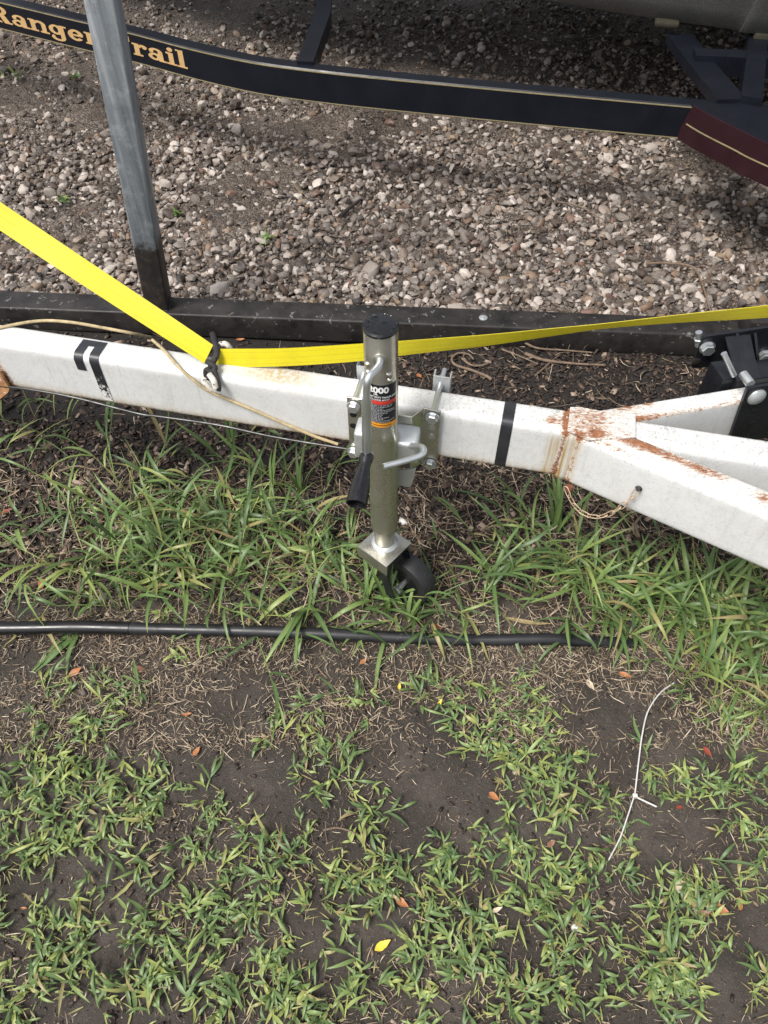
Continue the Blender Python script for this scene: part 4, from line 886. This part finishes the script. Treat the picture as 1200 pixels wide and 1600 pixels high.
# ---- grass engines
def leaves(base, az, el, ln, wd, curve, fold=.25, seg=6, tint=None, twist=None, zmin=None, tip=1.0):
    """arching folded blades; all arguments are arrays"""
    n = len(az); V = np.zeros((n, seg + 1, 3, 3)); pos = base.copy(); e = el.copy(); ds = ln / seg
    tw = np.zeros(n) if twist is None else twist; azz = az.copy()
    for k in range(seg + 1):
        s = k / seg
        side = np.stack([-np.sin(azz), np.cos(azz), np.zeros(n)], 1); fwd = np.stack([np.cos(azz) * np.cos(e), np.sin(azz) * np.cos(e), np.sin(e)], 1); nrm = np.cross(fwd, side)
        t_ = tw * s; sd = side * np.cos(t_)[:, None] + nrm * np.sin(t_)[:, None]; up = np.cross(fwd, sd)
        prof = (min(1, .45 + s * 2.2)) * (1 - max(0, (s - .35) / .65) ** 1.7 * tip)
        w = (wd * prof * .5)[:, None]
        V[:, k, 0] = pos + sd * w + up * w * fold; V[:, k, 1] = pos; V[:, k, 2] = pos - sd * w + up * w * fold
        pos = pos + fwd * ds[:, None]; e = np.clip(e - curve / seg, -1.4, 1.5); azz = azz + tw * .12
        if zmin is not None:
            low = pos[:, 2] < zmin; pos[low, 2] = zmin[low] + rng.uniform(0, .003, low.sum()); e[low] = np.maximum(e[low], -.05)
    V = V.reshape(n, -1, 3); b = (np.arange(n) * (seg + 1) * 3)[:, None]; F = []
    for k in range(seg):
        a = 3 * k
        for q in ((a, a + 3, a + 4, a + 1), (a + 1, a + 4, a + 5, a + 2)): F.append(b + np.array(q)[None])
    F = np.stack(F, 1).reshape(-1, 4)
    tint = rng.uniform(0, .7, n) if tint is None else tint
    # dry tips
    tt = np.repeat(tint, (seg + 1) * 3).reshape(n, seg + 1, 3); dry = rng.random(n) < .18; tt[dry, seg] = .95; tt[dry, seg - 1] = np.maximum(tt[dry, seg - 1], .80)
    ac = np.tile(np.array([0, .5, 1.]), n * (seg + 1))
    return V.reshape(-1, 3), F, tt.ravel(), ac
class Heap:
    def __init__(s): s.V, s.F, s.T, s.A, s.n = [], [], [], [], 0
    def add(s, V, F, T, A): s.V.append(V); s.F.append(F + s.n); s.T.append(T); s.A.append(A); s.n += len(V)
    def obj(s, name, m, parent=None, origin=(0, 0, 0)):
        V = np.concatenate(s.V) - np.asarray(origin); o = link(name, mk_mesh(name, V, np.concatenate(s.F), True, {'tint': np.concatenate(s.T), 'across': np.concatenate(s.A)}), m, parent)
        if parent is None: o.location = origin
        return o
def U(a, b, n): return rng.uniform(a, b, n)
def culms(base, n_leaf, lo, hi, wlo, whi, heap, flat=.5, stemlen=(.05, .14), az=None):
    """grass shoots: a thin leaning stalk with alternating blades"""
    n = len(base); az = U(0, 2 * math.pi, n) if az is None else az; sl = U(stemlen[0], stemlen[1], n); el = np.clip(rng.normal(flat, .35, n), .08, 1.45); cv = U(.3, 1.0, n)
    zm = base[:, 2] + .004; tb = np.clip(rng.normal(.36, .22, n), 0, .74)
    V, F, T, A = leaves(base, az, el, sl, np.full(n, .0028), cv, .5, 5, np.clip(tb + .25, 0, .82), zmin=zm, tip=.5); heap.add(V, F, T, A)
    VV = V.reshape(n, 6, 3, 3)
    for j in range(n_leaf):
        f = rng.uniform(.15, 1., n) if j < n_leaf - 1 else np.full(n, .98); idx = np.minimum((f * 5).astype(int), 4); fr = f * 5 - idx; ar = np.arange(n)
        b = VV[ar, idx, 1] * (1 - fr)[:, None] + VV[ar, idx + 1, 1] * fr[:, None]
        keep = rng.random(n) < .92; m = keep
        la = az + (1 if j % 2 else -1) * U(.3, 1.1, n) + rng.normal(0, .2, n)
        if j == n_leaf - 1: la = az + rng.normal(0, .3, n)
        ll = U(lo, hi, n); ww = U(wlo, whi, n) * (.7 + .3 * ll / hi)
        t_ = np.clip(tb + rng.normal(0, .12, n), 0, .82); yl = rng.random(n) < .09; t_[yl] = U(.84, 1, n)[yl]
        V2, F2, T2, A2 = leaves(b[m], la[m], np.clip(el * .5 + U(.0, .85, n), .05, 1.3)[m], ll[m], ww[m], U(.3, 2.7, n)[m], .28, 6, t_[m], U(-1.3, 1.3, n)[m], zm[m]); heap.add(V2, F2, T2, A2)
def spots(lst, per, zfun=gz):
    xs_, ys_ = [], []
    for px, py, rx, ry, dn in lst:
        k = max(1, int(per * rx * ry * dn / 1000)); r = np.sqrt(rng.random(k)) ** 1.15; a = U(0, 2 * math.pi, k); xs_.append(px + rx * r * np.cos(a)); ys_.append(py + ry * r * np.sin(a))
    q = Pn(np.concatenate(xs_), np.concatenate(ys_), 0.); q[:, 2] = zfun(q[:, 0], q[:, 1]); return q
def off_hose(q):
    hy = np.interp(q[:, 0], hs_[:, 0], hs_[:, 1]); return q[np.abs(q[:, 1] - hy) > .012]
LONG = [(120, 830, 75, 55, .6), (200, 790, 95, 60, .9), (285, 840, 115, 65, 1), (400, 810, 110, 60, 1), (450, 870, 110, 50, 1), (330, 905, 130, 45, 1), (190, 905, 100, 55, .8), (520, 890, 60, 50, 1), (95, 900, 55, 40, .4), (50, 660, 70, 35, .55), (20, 690, 40, 40, .5), (480, 765, 55, 55, .35), (560, 935, 70, 30, .8),
        (720, 945, 75, 30, .9), (690, 850, 28, 28, .35), (760, 890, 60, 40, .7), (850, 865, 75, 55, 1), (905, 905, 75, 55, 1.1), (960, 930, 85, 50, 1.1), (1050, 930, 105, 55, 1.25), (1130, 985, 85, 65, 1.3), (1000, 850, 55, 35, .5), (1110, 1035, 80, 40, 1.1), (1185, 1050, 50, 60, 1.1), (440, 962, 75, 22, .7), (1190, 940, 60, 60, 1.1), (300, 700, 100, 35, .22), (1150, 900, 60, 30, .6), (640, 960, 60, 25, .7), (-60, 800, 80, 140, .5), (1290, 980, 90, 120, 1.1)]
hp_ = Heap(); q = off_hose(spots(LONG, 3.5)); culms(q, 3, .06, .16, .0058, .0105, hp_, .70, (.05, .18))
q = off_hose(spots(LONG, 2.2)); culms(q, 3, .025, .07, .0045, .0075, hp_, .45, (.02, .07))
q = off_hose(spots(LONG, 4.5)); n = len(q); V, F, T, A = leaves(q, U(0, 6.28, n), U(.1, 1.2, n), U(.04, .14, n), U(.0012, .0026, n), U(.2, 1.6, n), .5, 6, np.clip(rng.normal(.92, .06, n), .78, 1), U(-.5, .5, n), q[:, 2] + .003); hp_.add(V, F, T, A)
o = hp_.obj('long_grass', M['grass']); o['kind'] = 'stuff'
SHORT = [(90, 1130, 80, 45), (210, 1085, 50, 32), (130, 1215, 110, 55), (230, 1235, 60, 60), (60, 1300, 65, 65), (130, 1285, 75, 60), (335, 1265, 42, 48), (320, 1340, 40, 40), (215, 1340, 36, 36), (110, 1440, 60, 50), (60, 1510, 70, 60), (270, 1440, 65, 60), (290, 1505, 65, 50), (170, 1550, 55, 40), (240, 1570, 50, 35), (340, 1570, 55, 35), (30, 1575, 50, 40), (390, 1400, 45, 50), (510, 1215, 55, 45), (590, 1255, 38, 32), (420, 1355, 55, 50), (470, 1345, 40, 32), (560, 1375, 65, 55), (500, 1410, 48, 40), (610, 1365, 48, 40), (650, 1395, 38, 32), (720, 1345, 60, 45), (690, 1395, 38, 38), (755, 1415, 48, 42), (425, 1485, 52, 52), (450, 1550, 55, 48), (500, 1580, 50, 30), (575, 1535, 48, 42), (640, 1495, 36, 32), (700, 1465, 36, 38), (575, 1590, 50, 25), (735, 1535, 55, 48), (785, 1565, 52, 40), (650, 1575, 42, 30), (830, 1235, 52, 50), (880, 1265, 38, 38), (830, 1325, 52, 55), (860, 1395, 52, 52), (815, 1405, 40, 45), (950, 1255, 48, 38), (960, 1345, 52, 42), (885, 1455, 48, 42), (880, 1515, 42, 40), (815, 1545, 38, 38), (905, 1580, 52, 30), (1045, 1435, 66, 42), (1095, 1375, 52, 42), (1010, 1485, 42, 42), (1030, 1545, 75, 50), (1060, 1495, 40, 35), (1180, 1305, 40, 42), (1130, 1255, 48, 38), (1170, 1385, 36, 30), (1190, 1560, 36, 50), (1110, 1455, 38, 32), (1060, 1235, 42, 38), (1120, 1155, 36, 36), (1155, 1205, 45, 42), (760, 1100, 75, 48), (830, 1125, 52, 42), (740, 1155, 42, 40), (800, 1185, 52, 46), (855, 1205, 42, 40), (650, 1083, 48, 20), (555, 1085, 34, 30), (480, 1112, 42, 32), (430, 1160, 20, 18), (530, 1165, 44, 32), (540, 1215, 32, 28), (1130, 1095, 56, 34), (1180, 1130, 46, 42), (700, 1062, 34, 20), (25, 1235, 22, 20), (300, 1025, 24, 14), (150, 1075, 40, 22), (20, 1190, 40, 40), (-60, 1350, 70, 200), (1270, 1300, 70, 220), (1000, 1190, 22, 16), (60, 1070, 30, 16)]
hp_ = Heap(); SHORT = [(a, b, c * .86, d * .86) for a, b, c, d in SHORT]
def runners(lst, per):
    q = spots([s + (1.,) for s in lst], per); n = len(q); az = U(0, 6.28, n); out = []; azs = []
    for k in range(5):
        st = np.stack([np.cos(az), np.sin(az), 0 * az], 1) * (k * U(.009, .016, n))[:, None]; p = q + st; p[:, 2] = gz(p[:, 0], p[:, 1]) + .002; keep = rng.random(n) < .85; out.append(p[keep]); azs.append((az + rng.normal(0, .9, n))[keep]); az = az + rng.normal(0, .25, n)
    return np.concatenate(out), np.concatenate(azs)
q, az_ = runners(SHORT, 2.7); culms(q, 3, .011, .032, .0036, .0068, hp_, .34, (.006, .022), az_)
q = spots([s + (1.,) for s in SHORT], 1.5); culms(q, 4, .015, .046, .0042, .0085, hp_, .30, (.008, .04))
q = spots([s + (1.,) for s in SHORT], 1.0); culms(q, 3, .03, .065, .0050, .0072, hp_, .45, (.02, .05))
q = spots([(s[0], s[1], s[2] * 1.25, s[3] * 1.25, 1.) for s in SHORT], 6.); n = len(q); V, F, T, A = leaves(q + [0, 0, .003], U(0, 6.28, n), U(.0, .4, n), U(.012, .03, n), U(.0012, .003, n), U(.1, .8, n), .2, 3, np.clip(rng.normal(.86, .1, n), .55, 1), zmin=q[:, 2] + .002); hp_.add(V, F, T, A)
o = hp_.obj('short_grass', M['sprig']); o['kind'] = 'stuff'
# named tufts one can point to
def tuft(px, py, label, dirs, lo, hi, w, el, cat='grass tuft', mat='grass', name='grass_tuft', curve=(.9, 1.6), group=None, tint=None):
    b = P(px, py, 0.); b[2] = float(gz(b[0], b[1])); n = len(dirs); h = Heap(); a = np.radians(np.array(dirs, float)); base = np.repeat(b[None], n, 0) + rng.normal(0, .0045, (n, 3)) * [1, 1, 0]; a = a + rng.normal(0, .25, n)
    zz = base[:, 2] + .004
    V, F, T, A = leaves(base, a, np.full(n, el) + rng.normal(0, .15, n), U(lo, hi, n), U(w * .8, w * 1.15, n), U(curve[0], curve[1], n), .3, 9, np.clip(rng.normal(.4, .12, n), 0, .75) if tint is None else np.full(n, tint), U(-.4, .4, n), zz); h.add(V, F, T, A)
    o = h.obj(name, M[mat], None, b); tag(o, label, cat, group); return o
tuft(485, 945, 'broad bladed grass tuft drooping over the middle of the black hose', [-92, -82, -105, -70, -120, 80], .12, .20, .0115, .75)
tuft(115, 985, 'floppy two bladed grass tuft hanging over the glossy left part of the hose', [-118, -98, -150, -128], .09, .16, .012, .35)
tuft(560, 985, 'thin grass shoot bending across the hose right of the drooping tuft', [-100, -60, 95, -140, 60], .06, .12, .0065, .8)
tuft(245, 925, 'long arching grass tuft above the hose left of centre', [20, 60, 100, 140, 175, -60, -30, -95], .12, .20, .0095, .8)
tuft(470, 770, 'upright grass tuft just below the white beam left of the jack', [70, 100, 120, 50, 140, 20, 170], .10, .18, .0085, 1.25, curve=(.5, 1.1))
tuft(365, 700, 'stiff upright grass blades close under the white beam', [75, 95, 115, 60], .10, .16, .0075, 1.3, curve=(.3, .8))
tuft(870, 830, 'tall dark green grass tuft under the rusty joint and chain', [80, 100, 60, 125, 40, 150, 95, 110], .12, .20, .0105, 1.2, curve=(.5, 1.2))
tuft(770, 905, 'spreading grass tuft right of the jack wheel', [15, 45, 100, 140, 165, -25, -60, 70], .11, .19, .0085, .75)
tuft(605, 955, 'grass blades leaning against the jack caster', [85, 105, 70, 120, 95, 140, 60, -60, -120, 50], .11, .17, .008, 1.2, curve=(.4, 1.1))
tuft(575, 930, 'grass blades in front of the square foot of the jack', [60, 85, 110, 75, 95, 140, 30, -60, -110], .10, .16, .008, 1.15, curve=(.4, 1.1))
tuft(640, 965, 'grass blades hiding the lower edge of the jack wheel', [95, 75, 110, 60, 130, 85, -40, -120], .08, .13, .0085, 1.15, curve=(.4, 1.1))
tuft(1150, 985, 'big arching grass tuft at the right edge below the white arm', [-70, -110, -20, 30, 75, 120, 160, -150, 100], .14, .24, .0115, .9)
tuft(1010, 935, 'dark grass tuft in the shade below the end of the chain', [-60, 10, 60, 95, 130, 170], .12, .2, .0105, .9)
tuft(985, 985, 'grass tuft covering the sunken right end of the hose', [60, 100, 140, -80, -50, -110, 170, 20], .07, .13, .009, .8)
tuft(1065, 960, 'dense grass tuft spilling over the hose at right', [-60, -100, -20, 30, 75, 120, 160, -140, 95], .12, .2, .0105, .8)
tuft(950, 960, 'grass tuft leaning over the hose below the chain', [-95, -70, -130, 20, 80, 140], .10, .17, .0095, .7)
tuft(255, 955, 'small bright green weed just above the hose', [20, 60, 100, 140, 180, 230, 280, 330], .018, .03, .009, .7, 'weed', 'grass', 'weed', tint=.78)
tuft(200, 560 + 22, 'tiny grass sprig between the black rail and white beam', [70, 100, 120], .05, .07, .003, 1.35, curve=(.1, .4))
for k, (px, py, lb) in enumerate([(20, 118, 'dark leafy weed in the gravel at far left below the lettering'), (118, 122, 'small bright weed in the gravel just left of the post'), (275, 335, 'small weed in the gravel right of the post foot'), (100, 315, 'tiny weed in the gravel left of the post'), (415, 375, 'thin grassy weed in the gravel above the black rail')]):
    b = P(px, py, .03); n = 16; h = Heap(); base = np.repeat(b[None], n, 0) + rng.normal(0, .007 if k else .02, (n, 3)) * [1, 1, .2]
    V, F, T, A = leaves(base, U(0, 6.28, n), U(.3, 1.2, n), U(.02, .04, n), U(.006, .012, n), U(.5, 1.2, n), .2, 5, U(.2, .75, n)); h.add(V, F, T, A)
    tag(h.obj('weed', M['grass'], None, b), lb, 'weed', 'weeds in the gravel')

# ---- litter: straw, bark chips
BARE = [(60, 1030, 55, 30), (330, 1215, 60, 40), (430, 1235, 75, 62), (375, 1095, 70, 40), (690, 1135, 62, 48), (640, 1245, 50, 30), (510, 1475, 62, 45), (150, 1335, 32, 50), (165, 1475, 30, 45), (950, 1120, 90, 50), (1020, 1345, 42, 55), (1130, 1530, 45, 60), (1185, 1450, 45, 45), (890, 1350, 30, 30), (40, 1420, 50, 40), (1100, 1300, 40, 30), (780, 1300, 30, 40), (850, 1560, 20, 30), (600, 1440, 40, 25)]
bq = np.array([list(P(a, b)[:2]) + [c / 790., d / 760.] for a, b, c, d in BARE])
def bareness(x, y):
    m = np.zeros(len(x))
    for cx, cy, rx, ry in bq: m = np.maximum(m, np.exp(-(((x - cx) / rx) ** 2 + ((y - cy) / ry) ** 2) * .9))
    return m
def sticks(n, xr, yr, ln, wd, tint, keepf=None, lift=(.002, .009), tilt=.15, bend=.5):
    x = U(*xr, n); y = U(*yr, n)
    if keepf is not None: k = rng.random(n) < keepf(x, y); x, y = x[k], y[k]; n = len(x)
    b = np.stack([x, y, gz(x, y) + U(*lift, n)], 1); V, F, T, A = leaves(b, U(0, 6.28, n), rng.normal(0, tilt, n), U(*ln, n) * rng.beta(1.2, 2.2, n) * 2.2, U(*wd, n), rng.normal(0, bend, n), .9, 3, np.clip(rng.normal(tint[0], tint[1], n), 0, 1), rng.normal(0, 2.5, n), gz(x, y) + .001, tip=.3); return V, F, T, A
hp_ = Heap()
ft_ = lambda x, y: np.clip(1 - 1.1 * bareness(x, y), .06, 1) * np.clip(.55 + np.sin(x * 9 + y * 5) * .3 + np.sin(y * 13 - x * 6) * .3, .15, 1)
hp_.add(*sticks(30000, (-1.0, 1.0), (-.88, -.05), (.005, .020), (.0007, .0016), (.60, .30), ft_))
hp_.add(*sticks(12000, (-1.0, 1.0), (-.36, -.10), (.008, .030), (.0008, .0018), (.66, .28), lambda x, y: np.clip(1 - bareness(x, y), .05, 1)))
hp_.add(*sticks(9000, (-1.2, 1.2), (-.10, .35), (.012, .05), (.0009, .0024), (.6, .25), None, (.003, .02)))
hp_.add(*sticks(2300, (-1.5, 1.4), (.2, .85), (.012, .06), (.001, .0026), (.50, .28), lambda x, y: ((y < rail_y(x) - .01) * np.clip(.25 + .75 * (x > -.1), 0, 1)), (.004, .014)))
hp_.add(*sticks(500, (-2.2, 2.2), (.95, 3.2), (.02, .08), (.001, .0028), (.45, .25), lambda x, y: (y > rail_y(x) + .12) * 1., (.034, .046)))
o = hp_.obj('straw_litter', M['straw']); o['kind'] = 'stuff'
def chips(n, xr, yr, sz, tint, keepf=None, lift=.006):
    x = U(*xr, n); y = U(*yr, n)
    if keepf is not None: k = rng.random(n) < keepf(x, y); x, y = x[k], y[k]; n = len(x)
    R = rotmats(n, .35); L_ = U(*sz, n) * (.5 + rng.beta(1.2, 2.5, n)); ext = np.stack([L_, L_ * U(.22, .6, n), U(.0012, .004, n)], 1) / 2
    cub = np.array([(-1, -1, -1), (1, -.8, -1), (.85, 1, -1), (-.9, .8, -1), (-.9, -.9, 1), (.9, -.7, 1), (.8, .8, 1), (-1, .7, 1)], float); fc = np.array([(0, 3, 2, 1), (4, 5, 6, 7), (0, 1, 5, 4), (1, 2, 6, 5), (2, 3, 7, 6), (3, 0, 4, 7)])
    V = np.einsum('nij,nvj->nvi', R, cub[None] * ext[:, None]) + np.stack([x, y, gz(x, y) + U(0, lift, n)], 1)[:, None]
    return V.reshape(-1, 3), (fc[None] + (np.arange(n) * 8)[:, None, None]).reshape(-1, 4), np.repeat(np.clip(rng.normal(tint[0], tint[1], n), 0, 1), 8), np.zeros(n * 8)
hp_ = Heap()
hp_.add(*chips(15000, (-1.3, 1.3), (-.02, .52), (.007, .032), (.52, .28)))
hp_.add(*chips(13000, (-1.6, 1.5), (.40, .87), (.006, .030), (.40, .30), lambda x, y: (y < rail_y(x) - .002) * np.where(x > -.05, 1., .35)))
hp_.add(*chips(5000, (-1.0, 1.0), (-.88, .0), (.003, .012), (.55, .3), lambda x, y: np.clip(1 - .8 * bareness(x, y), .15, 1)))
V, F, T, A = chips(9000, (-2.4, 2.4), (.92, 3.4), (.006, .026), (.55, .25), lambda x, y: (y > rail_y(x) + .1) * (.12 + .9 * dirt(x, y)), .012); V[:, 2] += .030; hp_.add(V, F, T, A)
o = hp_.obj('bark_mulch', M['chip']); o['kind'] = 'stuff'
# soil crumbs and tiny pebbles on the bare patches
shp = pebble(1); n = 16000; x = U(-1, 1, n); y = U(-.88, .3, n); R = rotmats(n); s = .0008 + .0055 * rng.beta(1, 5, n)
V = (np.einsum('nij,vj->nvi', R, shp[0]) * s[:, None, None] + np.stack([x, y, gz(x, y) + s * .3], 1)[:, None]).reshape(-1, 3); F = (shp[1][None] + (np.arange(n) * 12)[:, None, None]).reshape(-1, 3)
o = link('soil_crumbs', mk_mesh('soil_crumbs', V, F, True, {'tint': np.repeat(np.clip(rng.normal(.10, .10, n), 0, .7), 12)}), M['stone_mass']); o['kind'] = 'stuff'

# ---- fallen leaves (each one a thing)
def leaf_mesh(name, m, w=.42, curl=.25, seed=0):
    r = random.Random(seed); V = []; F = []; k = 9
    for i_ in range(k):
        s = i_ / (k - 1); hw_ = w * .5 * math.sin(math.pi * min(max(s, .0), 1) ** .8) + .012; bz = curl * (s - .5) ** 2 + .02 * r.uniform(-1, 1)
        for j in (-1, -.5, 0, .5, 1): V.append((s - .5, j * hw_ * (1 + .08 * r.uniform(-1, 1)), bz + abs(j) * hw_ * curl * .9))
    for i_ in range(k - 1):
        for j in range(4): F.append((i_ * 5 + j, (i_ + 1) * 5 + j, (i_ + 1) * 5 + j + 1, i_ * 5 + j + 1))
    me = mk_mesh(name, np.array(V), F); me.materials.append(M[m]); return me
LM = {k: [leaf_mesh('fallen_leaf', k, w, c, s) for s, (w, c) in enumerate(((.40, .35), (.52, .2), (.34, .55)))] for k in ('leaf_orange', 'leaf_brown', 'leaf_yellow', 'leaf_red', 'leaf_pale')}
FALL = [(112, 1041, 'leaf_orange', .034, 25, 'orange fallen leaf just below the glossy left part of the hose'), (214, 1039, 'leaf_brown', .030, -12, 'brown fallen leaf right of the orange leaf below the hose'), (305, 1170, 'leaf_orange', .020, 60, 'small orange leaf on bare soil left of centre'), (290, 1112, 'leaf_orange', .020, 10, 'orange leaf beside grass sprigs below the hose at left'),
        (687, 1098, 'leaf_yellow', .018, 60, 'bright yellow leaf at the edge of the turf right of centre'), (598, 1477, 'leaf_yellow', .030, 30, 'yellow leaf with brown spots on bare soil near the bottom'), (771, 1247, 'leaf_orange', .022, -40, 'salmon orange leaf on bare soil between the turf clumps'), (776, 1422, 'leaf_pale', .020, 20, 'pale tan leaf among turf at lower centre right'),
        (1061, 1262, 'leaf_red', .014, 20, 'bright red leaf fragment right of the cable tie'), (1062, 1383, 'leaf_pale', .026, 70, 'pale tan oval leaf below the cable tie'), (1126, 1420, 'leaf_orange', .026, -25, 'curled orange brown leaf at lower right'), (1155, 1412, 'leaf_orange', .022, 75, 'narrow orange leaf upright near the lower right edge'),
        (1100, 1428, 'leaf_brown', .026, 12, 'dull brown leaf left of the curled orange leaf'), (978, 1053, 'leaf_orange', .026, -30, 'orange leaf above the cable tie'), (624, 1072, 'leaf_yellow', .016, 85, 'small golden leaf on bare soil below the hose centre'), (568, 1030, 'leaf_orange', .018, 40, 'little orange leaf just under the hose near the drooping tuft'),
        (628, 1410, 'leaf_orange', .028, -35, 'orange brown leaf half under turf at bottom centre'), (1104, 1176, 'leaf_red', .022, -60, 'dark red leaf on soil at right'), (922, 1072, 'leaf_pale', .028, -70, 'pale dry leaf on bare soil above the white cable tie'), (8, 798, 'leaf_red', .030, 30, 'reddish leaf in the mulch at far left'),
        (62, 908, 'leaf_orange', .030, -75, 'narrow orange leaf in the litter above the hose at far left'), (375, 527, 'leaf_orange', .026, 5, 'small orange leaf on dark mulch behind the rope knot'), (655, 585, 'leaf_orange', .026, -65, 'orange leaf in the mulch behind the beam right of the jack'), (683, 978, 'leaf_red', .026, -5, 'red leaf lying against the hose below the wheel'), (860, 1320, 'leaf_brown', .018, 30, 'brown leaf between turf clumps at right'), (35, 1418, 'leaf_orange', .012, 0, 'tiny orange leaf scrap at lower left')]
for px, py, k, s, az, lb in FALL:
    p = P(px, py, .008); p[2] = float(gz(p[0], p[1])) + .007; me = random.choice(LM[k])
    o = bpy.data.objects.new('fallen_leaf', me); COL.objects.link(o); o.location = p; o.scale = (s, s, s); o.rotation_euler = (random.gauss(0, .15), random.gauss(0, .15), math.radians(az)); tag(o, lb, 'leaf', 'fallen leaves')
# ---- twigs, roots, bark, odd stones
def twig(pts, r, label, mat='twig', z=.012, name='twig', cat='twig', group='twigs on the ground'):
    pp = [P(x, y, z) for x, y in pts]
    pp = [q + zax * (float(gz(q[0], q[1])) if z < .03 else 0) for q in pp]; pp = spline(pp, 6); rr = np.linspace(r, r * .55, len(pp)) * (1 + rng.normal(0, .08, len(pp)))
    g = G(); g.add(*tube(pp, rr, 8)); o = g.obj(name, M[mat], origin=pp[len(pp) // 2]); tag(o, label, cat, group); return o
twig([(768, 595), (758, 588), (735, 578), (712, 570), (706, 560), (716, 552), (732, 554), (740, 562)], .0042, 'curled tan root in the mulch behind the beam right of the jack', name='root', cat='root', group='roots in the mulch')
twig([(722, 560), (735, 570), (750, 572), (764, 568)], .0036, 'short hooked tan root beside the curled one', name='root', cat='root', group='roots in the mulch')
twig([(820, 557), (850, 568), (900, 574), (944, 575)], .0048, 'long pale twig lying in the mulch below the black rail')
twig([(818, 540), (840, 549), (880, 551), (925, 553)], .0034, 'thin brown twig against the black rail')
twig([(784, 549), (810, 560), (840, 574)], .0026, 'thin slanting twig in the mulch left of the long pale one')
twig([(835, 592), (856, 574), (874, 558)], .0024, 'thin twig crossing the long pale one')
twig([(1010, 412), (1040, 411), (1082, 417), (1096, 440), (1112, 492)], .0042, 'bent reddish twig on the gravel at right', z=.045)
twig([(870, 315), (905, 322), (942, 343)], .0030, 'thin dark twig on the gravel above the right end of the strap', z=.045)
twig([(532, 338), (545, 326), (563, 312)], .0085, 'short dark bark stick lying on the gravel at centre', 'bark', .05, 'bark_stick', 'stick', None)
twig([(118, 945), (120, 925), (123, 905)], .0060, 'short brown stick in the grass above the hose at left', 'twig', .012)
twig([(90, 735), (120, 728), (150, 735), (170, 725)], .0030, 'pale twig in the mulch under the white beam at left')
twig([(940, 838), (965, 846), (985, 858)], .0055, 'brown stick lying under the white arm below the chain')
twig([(1000, 835), (995, 815), (1003, 803)], .0050, 'upright brown stick fragment under the white arm')
twig([(540, 1160), (575, 1146)], .0016, 'straight pale straw stick on bare soil at centre')
twig([(505, 1298), (530, 1294), (560, 1304)], .0022, 'bundle of pale dry stalks on the soil at lower centre')
for px, py, s, lb, mt in ((945, 553, .014, 'pale round stone in the mulch against the black rail', 'stone_single'), (726, 470, .022, 'long bluish grey stone on the gravel beside the rail', 'stone_single'), (632, 812, .014, 'white crumpled scrap on the mulch behind the jack foot', 'tie'), (160, 928, .018, 'grey stone in the grass above the hose at left', 'stone_single'), (902, 1448, .010, 'white shell scrap among turf at lower right', 'tie'), (122, 1072, .010, 'small bluish stone on soil below the hose at left', 'stone_single'), (352, 541, .006, 'small white stone chip beside the rope knot', 'tie')):
    W, F = pebble(2); me = mk_mesh('small_stone', W, F, True); me.materials.append(M[mt]); p = P(px, py, .012); z_ = float(gz(p[0], p[1])) if p[1] < .9 else .03; p[2] = z_ + s * .4
    o = link('small_stone' if mt == 'stone_single' else ('pale_scrap' if mt == 'tie' else 'grey_stone'), me, None, None, p, (random.gauss(0, .4), random.gauss(0, .4), random.uniform(0, 6))); o.scale = (s, s, s); tag(o, lb, 'stone' if mt != 'tie' else 'scrap')
